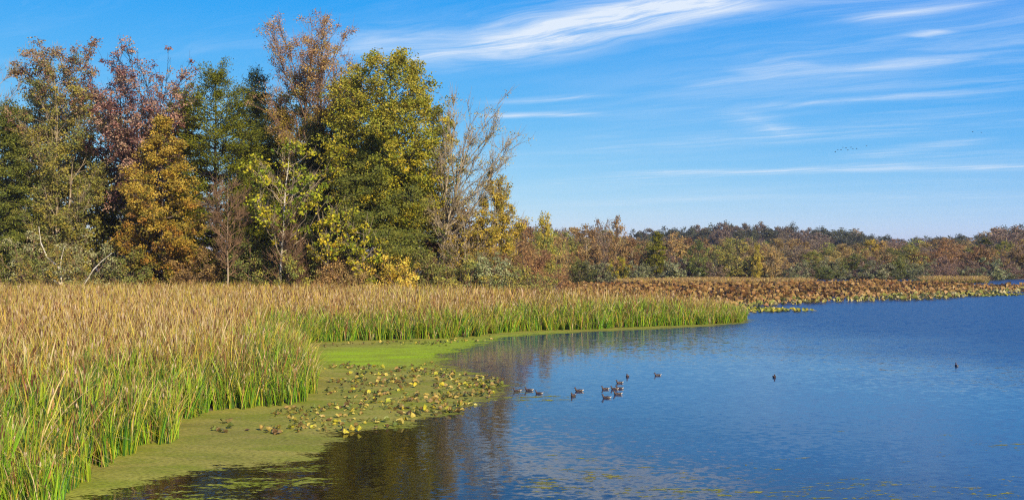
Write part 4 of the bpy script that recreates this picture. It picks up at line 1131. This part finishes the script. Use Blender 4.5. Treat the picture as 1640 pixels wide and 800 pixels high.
v, q = loft([(.178, .030, .186), (.184, .036, .186), (.190, .030, .186)], [.002, .006, .002], [.002, .007, .002], 6)
D_EYE = np_mesh('duck_eye', v, q, M_EYE, smooth=True)
D_EYE2 = np_mesh('duck_eye', v * np.array([1, -1, 1]), q[:, ::-1], M_EYE, smooth=True)
ducks = [(828, 625, 178, 'leftmost duck swimming off the lily leaves, facing left'), (847, 624, 172, 'second duck from the lily leaves, facing left'), (863, 629, 165, 'third duck from the lily leaves, slightly nearer'),
         (927, 625, 182, 'single duck in mid water left of the tight group'), (918, 633, 240, 'small duck just below the single mid water duck'), (969, 622, 190, 'left duck of the tight group, upper one'),
         (984, 622, 175, 'middle duck in the tight group'), (992, 612, 200, 'topmost duck of the tight group'), (992, 621, 165, 'right duck in the middle of the tight group'),
         (989, 630, 185, 'lower right duck of the tight group'), (971, 636, 170, 'lowest duck of the tight group, facing left'), (1005, 602, 255, 'lone duck above the tight group facing away'),
         (1053, 600, 195, 'lone duck right of the tight group'), (1240, 603, 262, 'lone dark duck in the middle of the right water'), (1532, 585, 80, 'far lone duck near the right edge of the water')]
for px, py, ang, lab in ducks:
    X_, Y_ = gp(px, py + 1)
    r = empty('duck', (X_, Y_, -0.012), math.radians(ang), 0.80 + 0.10 * ((px * 7 + py) % 5) / 4)
    b_ = obj('body', D_BODY, r)
    obj('bill', D_BILL, r); obj('wing', D_WL, r); obj('wing', D_WR, r)
    t_ = obj('tail', D_TAIL, r); t_['label'] = 'whitish rump and tail'
    obj('eye', D_EYE, r); obj('eye', D_EYE2, r)
    tag(r, lab, 'duck', 'ducks on the pond')

# ---------------------------------------------------------------- birds in the sky
M_BIRD = mat_plain('bird_dark', (0.03, 0.03, 0.035), 0.7)
bv, bq = loft([(-.32, 0, 0), (-.2, 0, 0), (0, 0, 0), (.2, 0, .01), (.32, 0, .03), (.42, 0, .04)], [.05, .07, .10, .09, .05, .01], [.01, .05, .09, .08, .05, .01], 8)
B_BODY = np_mesh('bird_body', bv, bq, M_BIRD, smooth=True)
def wing(sg, up):
    pts = np.array([(.12, .05, .03), (.10, .40, .03 + up), (.0, .85, up * 0.6), (-.10, .84, up * 0.6), (-.12, .40, .01 + up), (-.14, .05, .01)])
    pts[:, 1] *= sg
    lo = pts - np.array([0, 0, .02])
    V = np.concatenate([pts, lo])
    q = [[0, 1, 4, 5], [1, 2, 3, 4], [6, 11, 10, 7], [7, 10, 9, 8]] + [[i, 6 + i, 6 + (i + 1) % 6, (i + 1) % 6] for i in range(6)]
    return np_mesh('bird_wing', V, np.array(q), M_BIRD)
B_W = [(wing(1, .18), wing(-1, .18)), (wing(1, -.08), wing(-1, -.08))]
birds = [(1338, 243), (1342, 240), (1347, 240), (1350, 236), (1355, 237), (1358, 240), (1363, 236), (1366, 238), (1372, 238), (1388, 233), (1558, 211), (1572, 212)]
for i, (px, py) in enumerate(birds):
    Y_ = 430.0 + 9 * (i % 4)
    r = empty('flying_bird', (gx(px, Y_), Y_, zt(py, Y_)), math.radians(rs.uniform(150, 200)))
    obj('body', B_BODY, r)
    wl, wr = B_W[i % 2]
    obj('wing', wl, r); obj('wing', wr, r)
    if i == 9: lab = 'dark flying bird on its own just right of the small flock'
    elif i == 10: lab = 'left bird of the pair flying near the right edge'
    elif i == 11: lab = 'right bird of the pair flying near the right edge'
    else: lab = 'tiny dark bird flying in the loose flock above the far shore'
    tag(r, lab, 'bird', 'birds in the loose flock' if i < 9 else 'birds in the sky')

# ---------------------------------------------------------------- ordinals for the few look-alikes that share a label
same = {}
for o in list(COL.objects):
    if o.parent is None and 'label' in o and 'category' in o:
        same.setdefault(o['label'], []).append(o)
ORD = ['first', 'second', 'third', 'fourth', 'fifth', 'sixth', 'seventh', 'eighth', 'ninth', 'tenth', 'eleventh', 'twelfth']
for lab, os_ in same.items():
    if 2 <= len(os_) <= 12 and len(lab.split()) <= 12:
        os_.sort(key=lambda o: o.location[0] / o.location[1])
        for o, w_ in zip(os_, ORD):
            if len(lab.split()) <= 13: o['label'] = '%s, %s from left' % (lab, w_)

add_haze(0.00012)
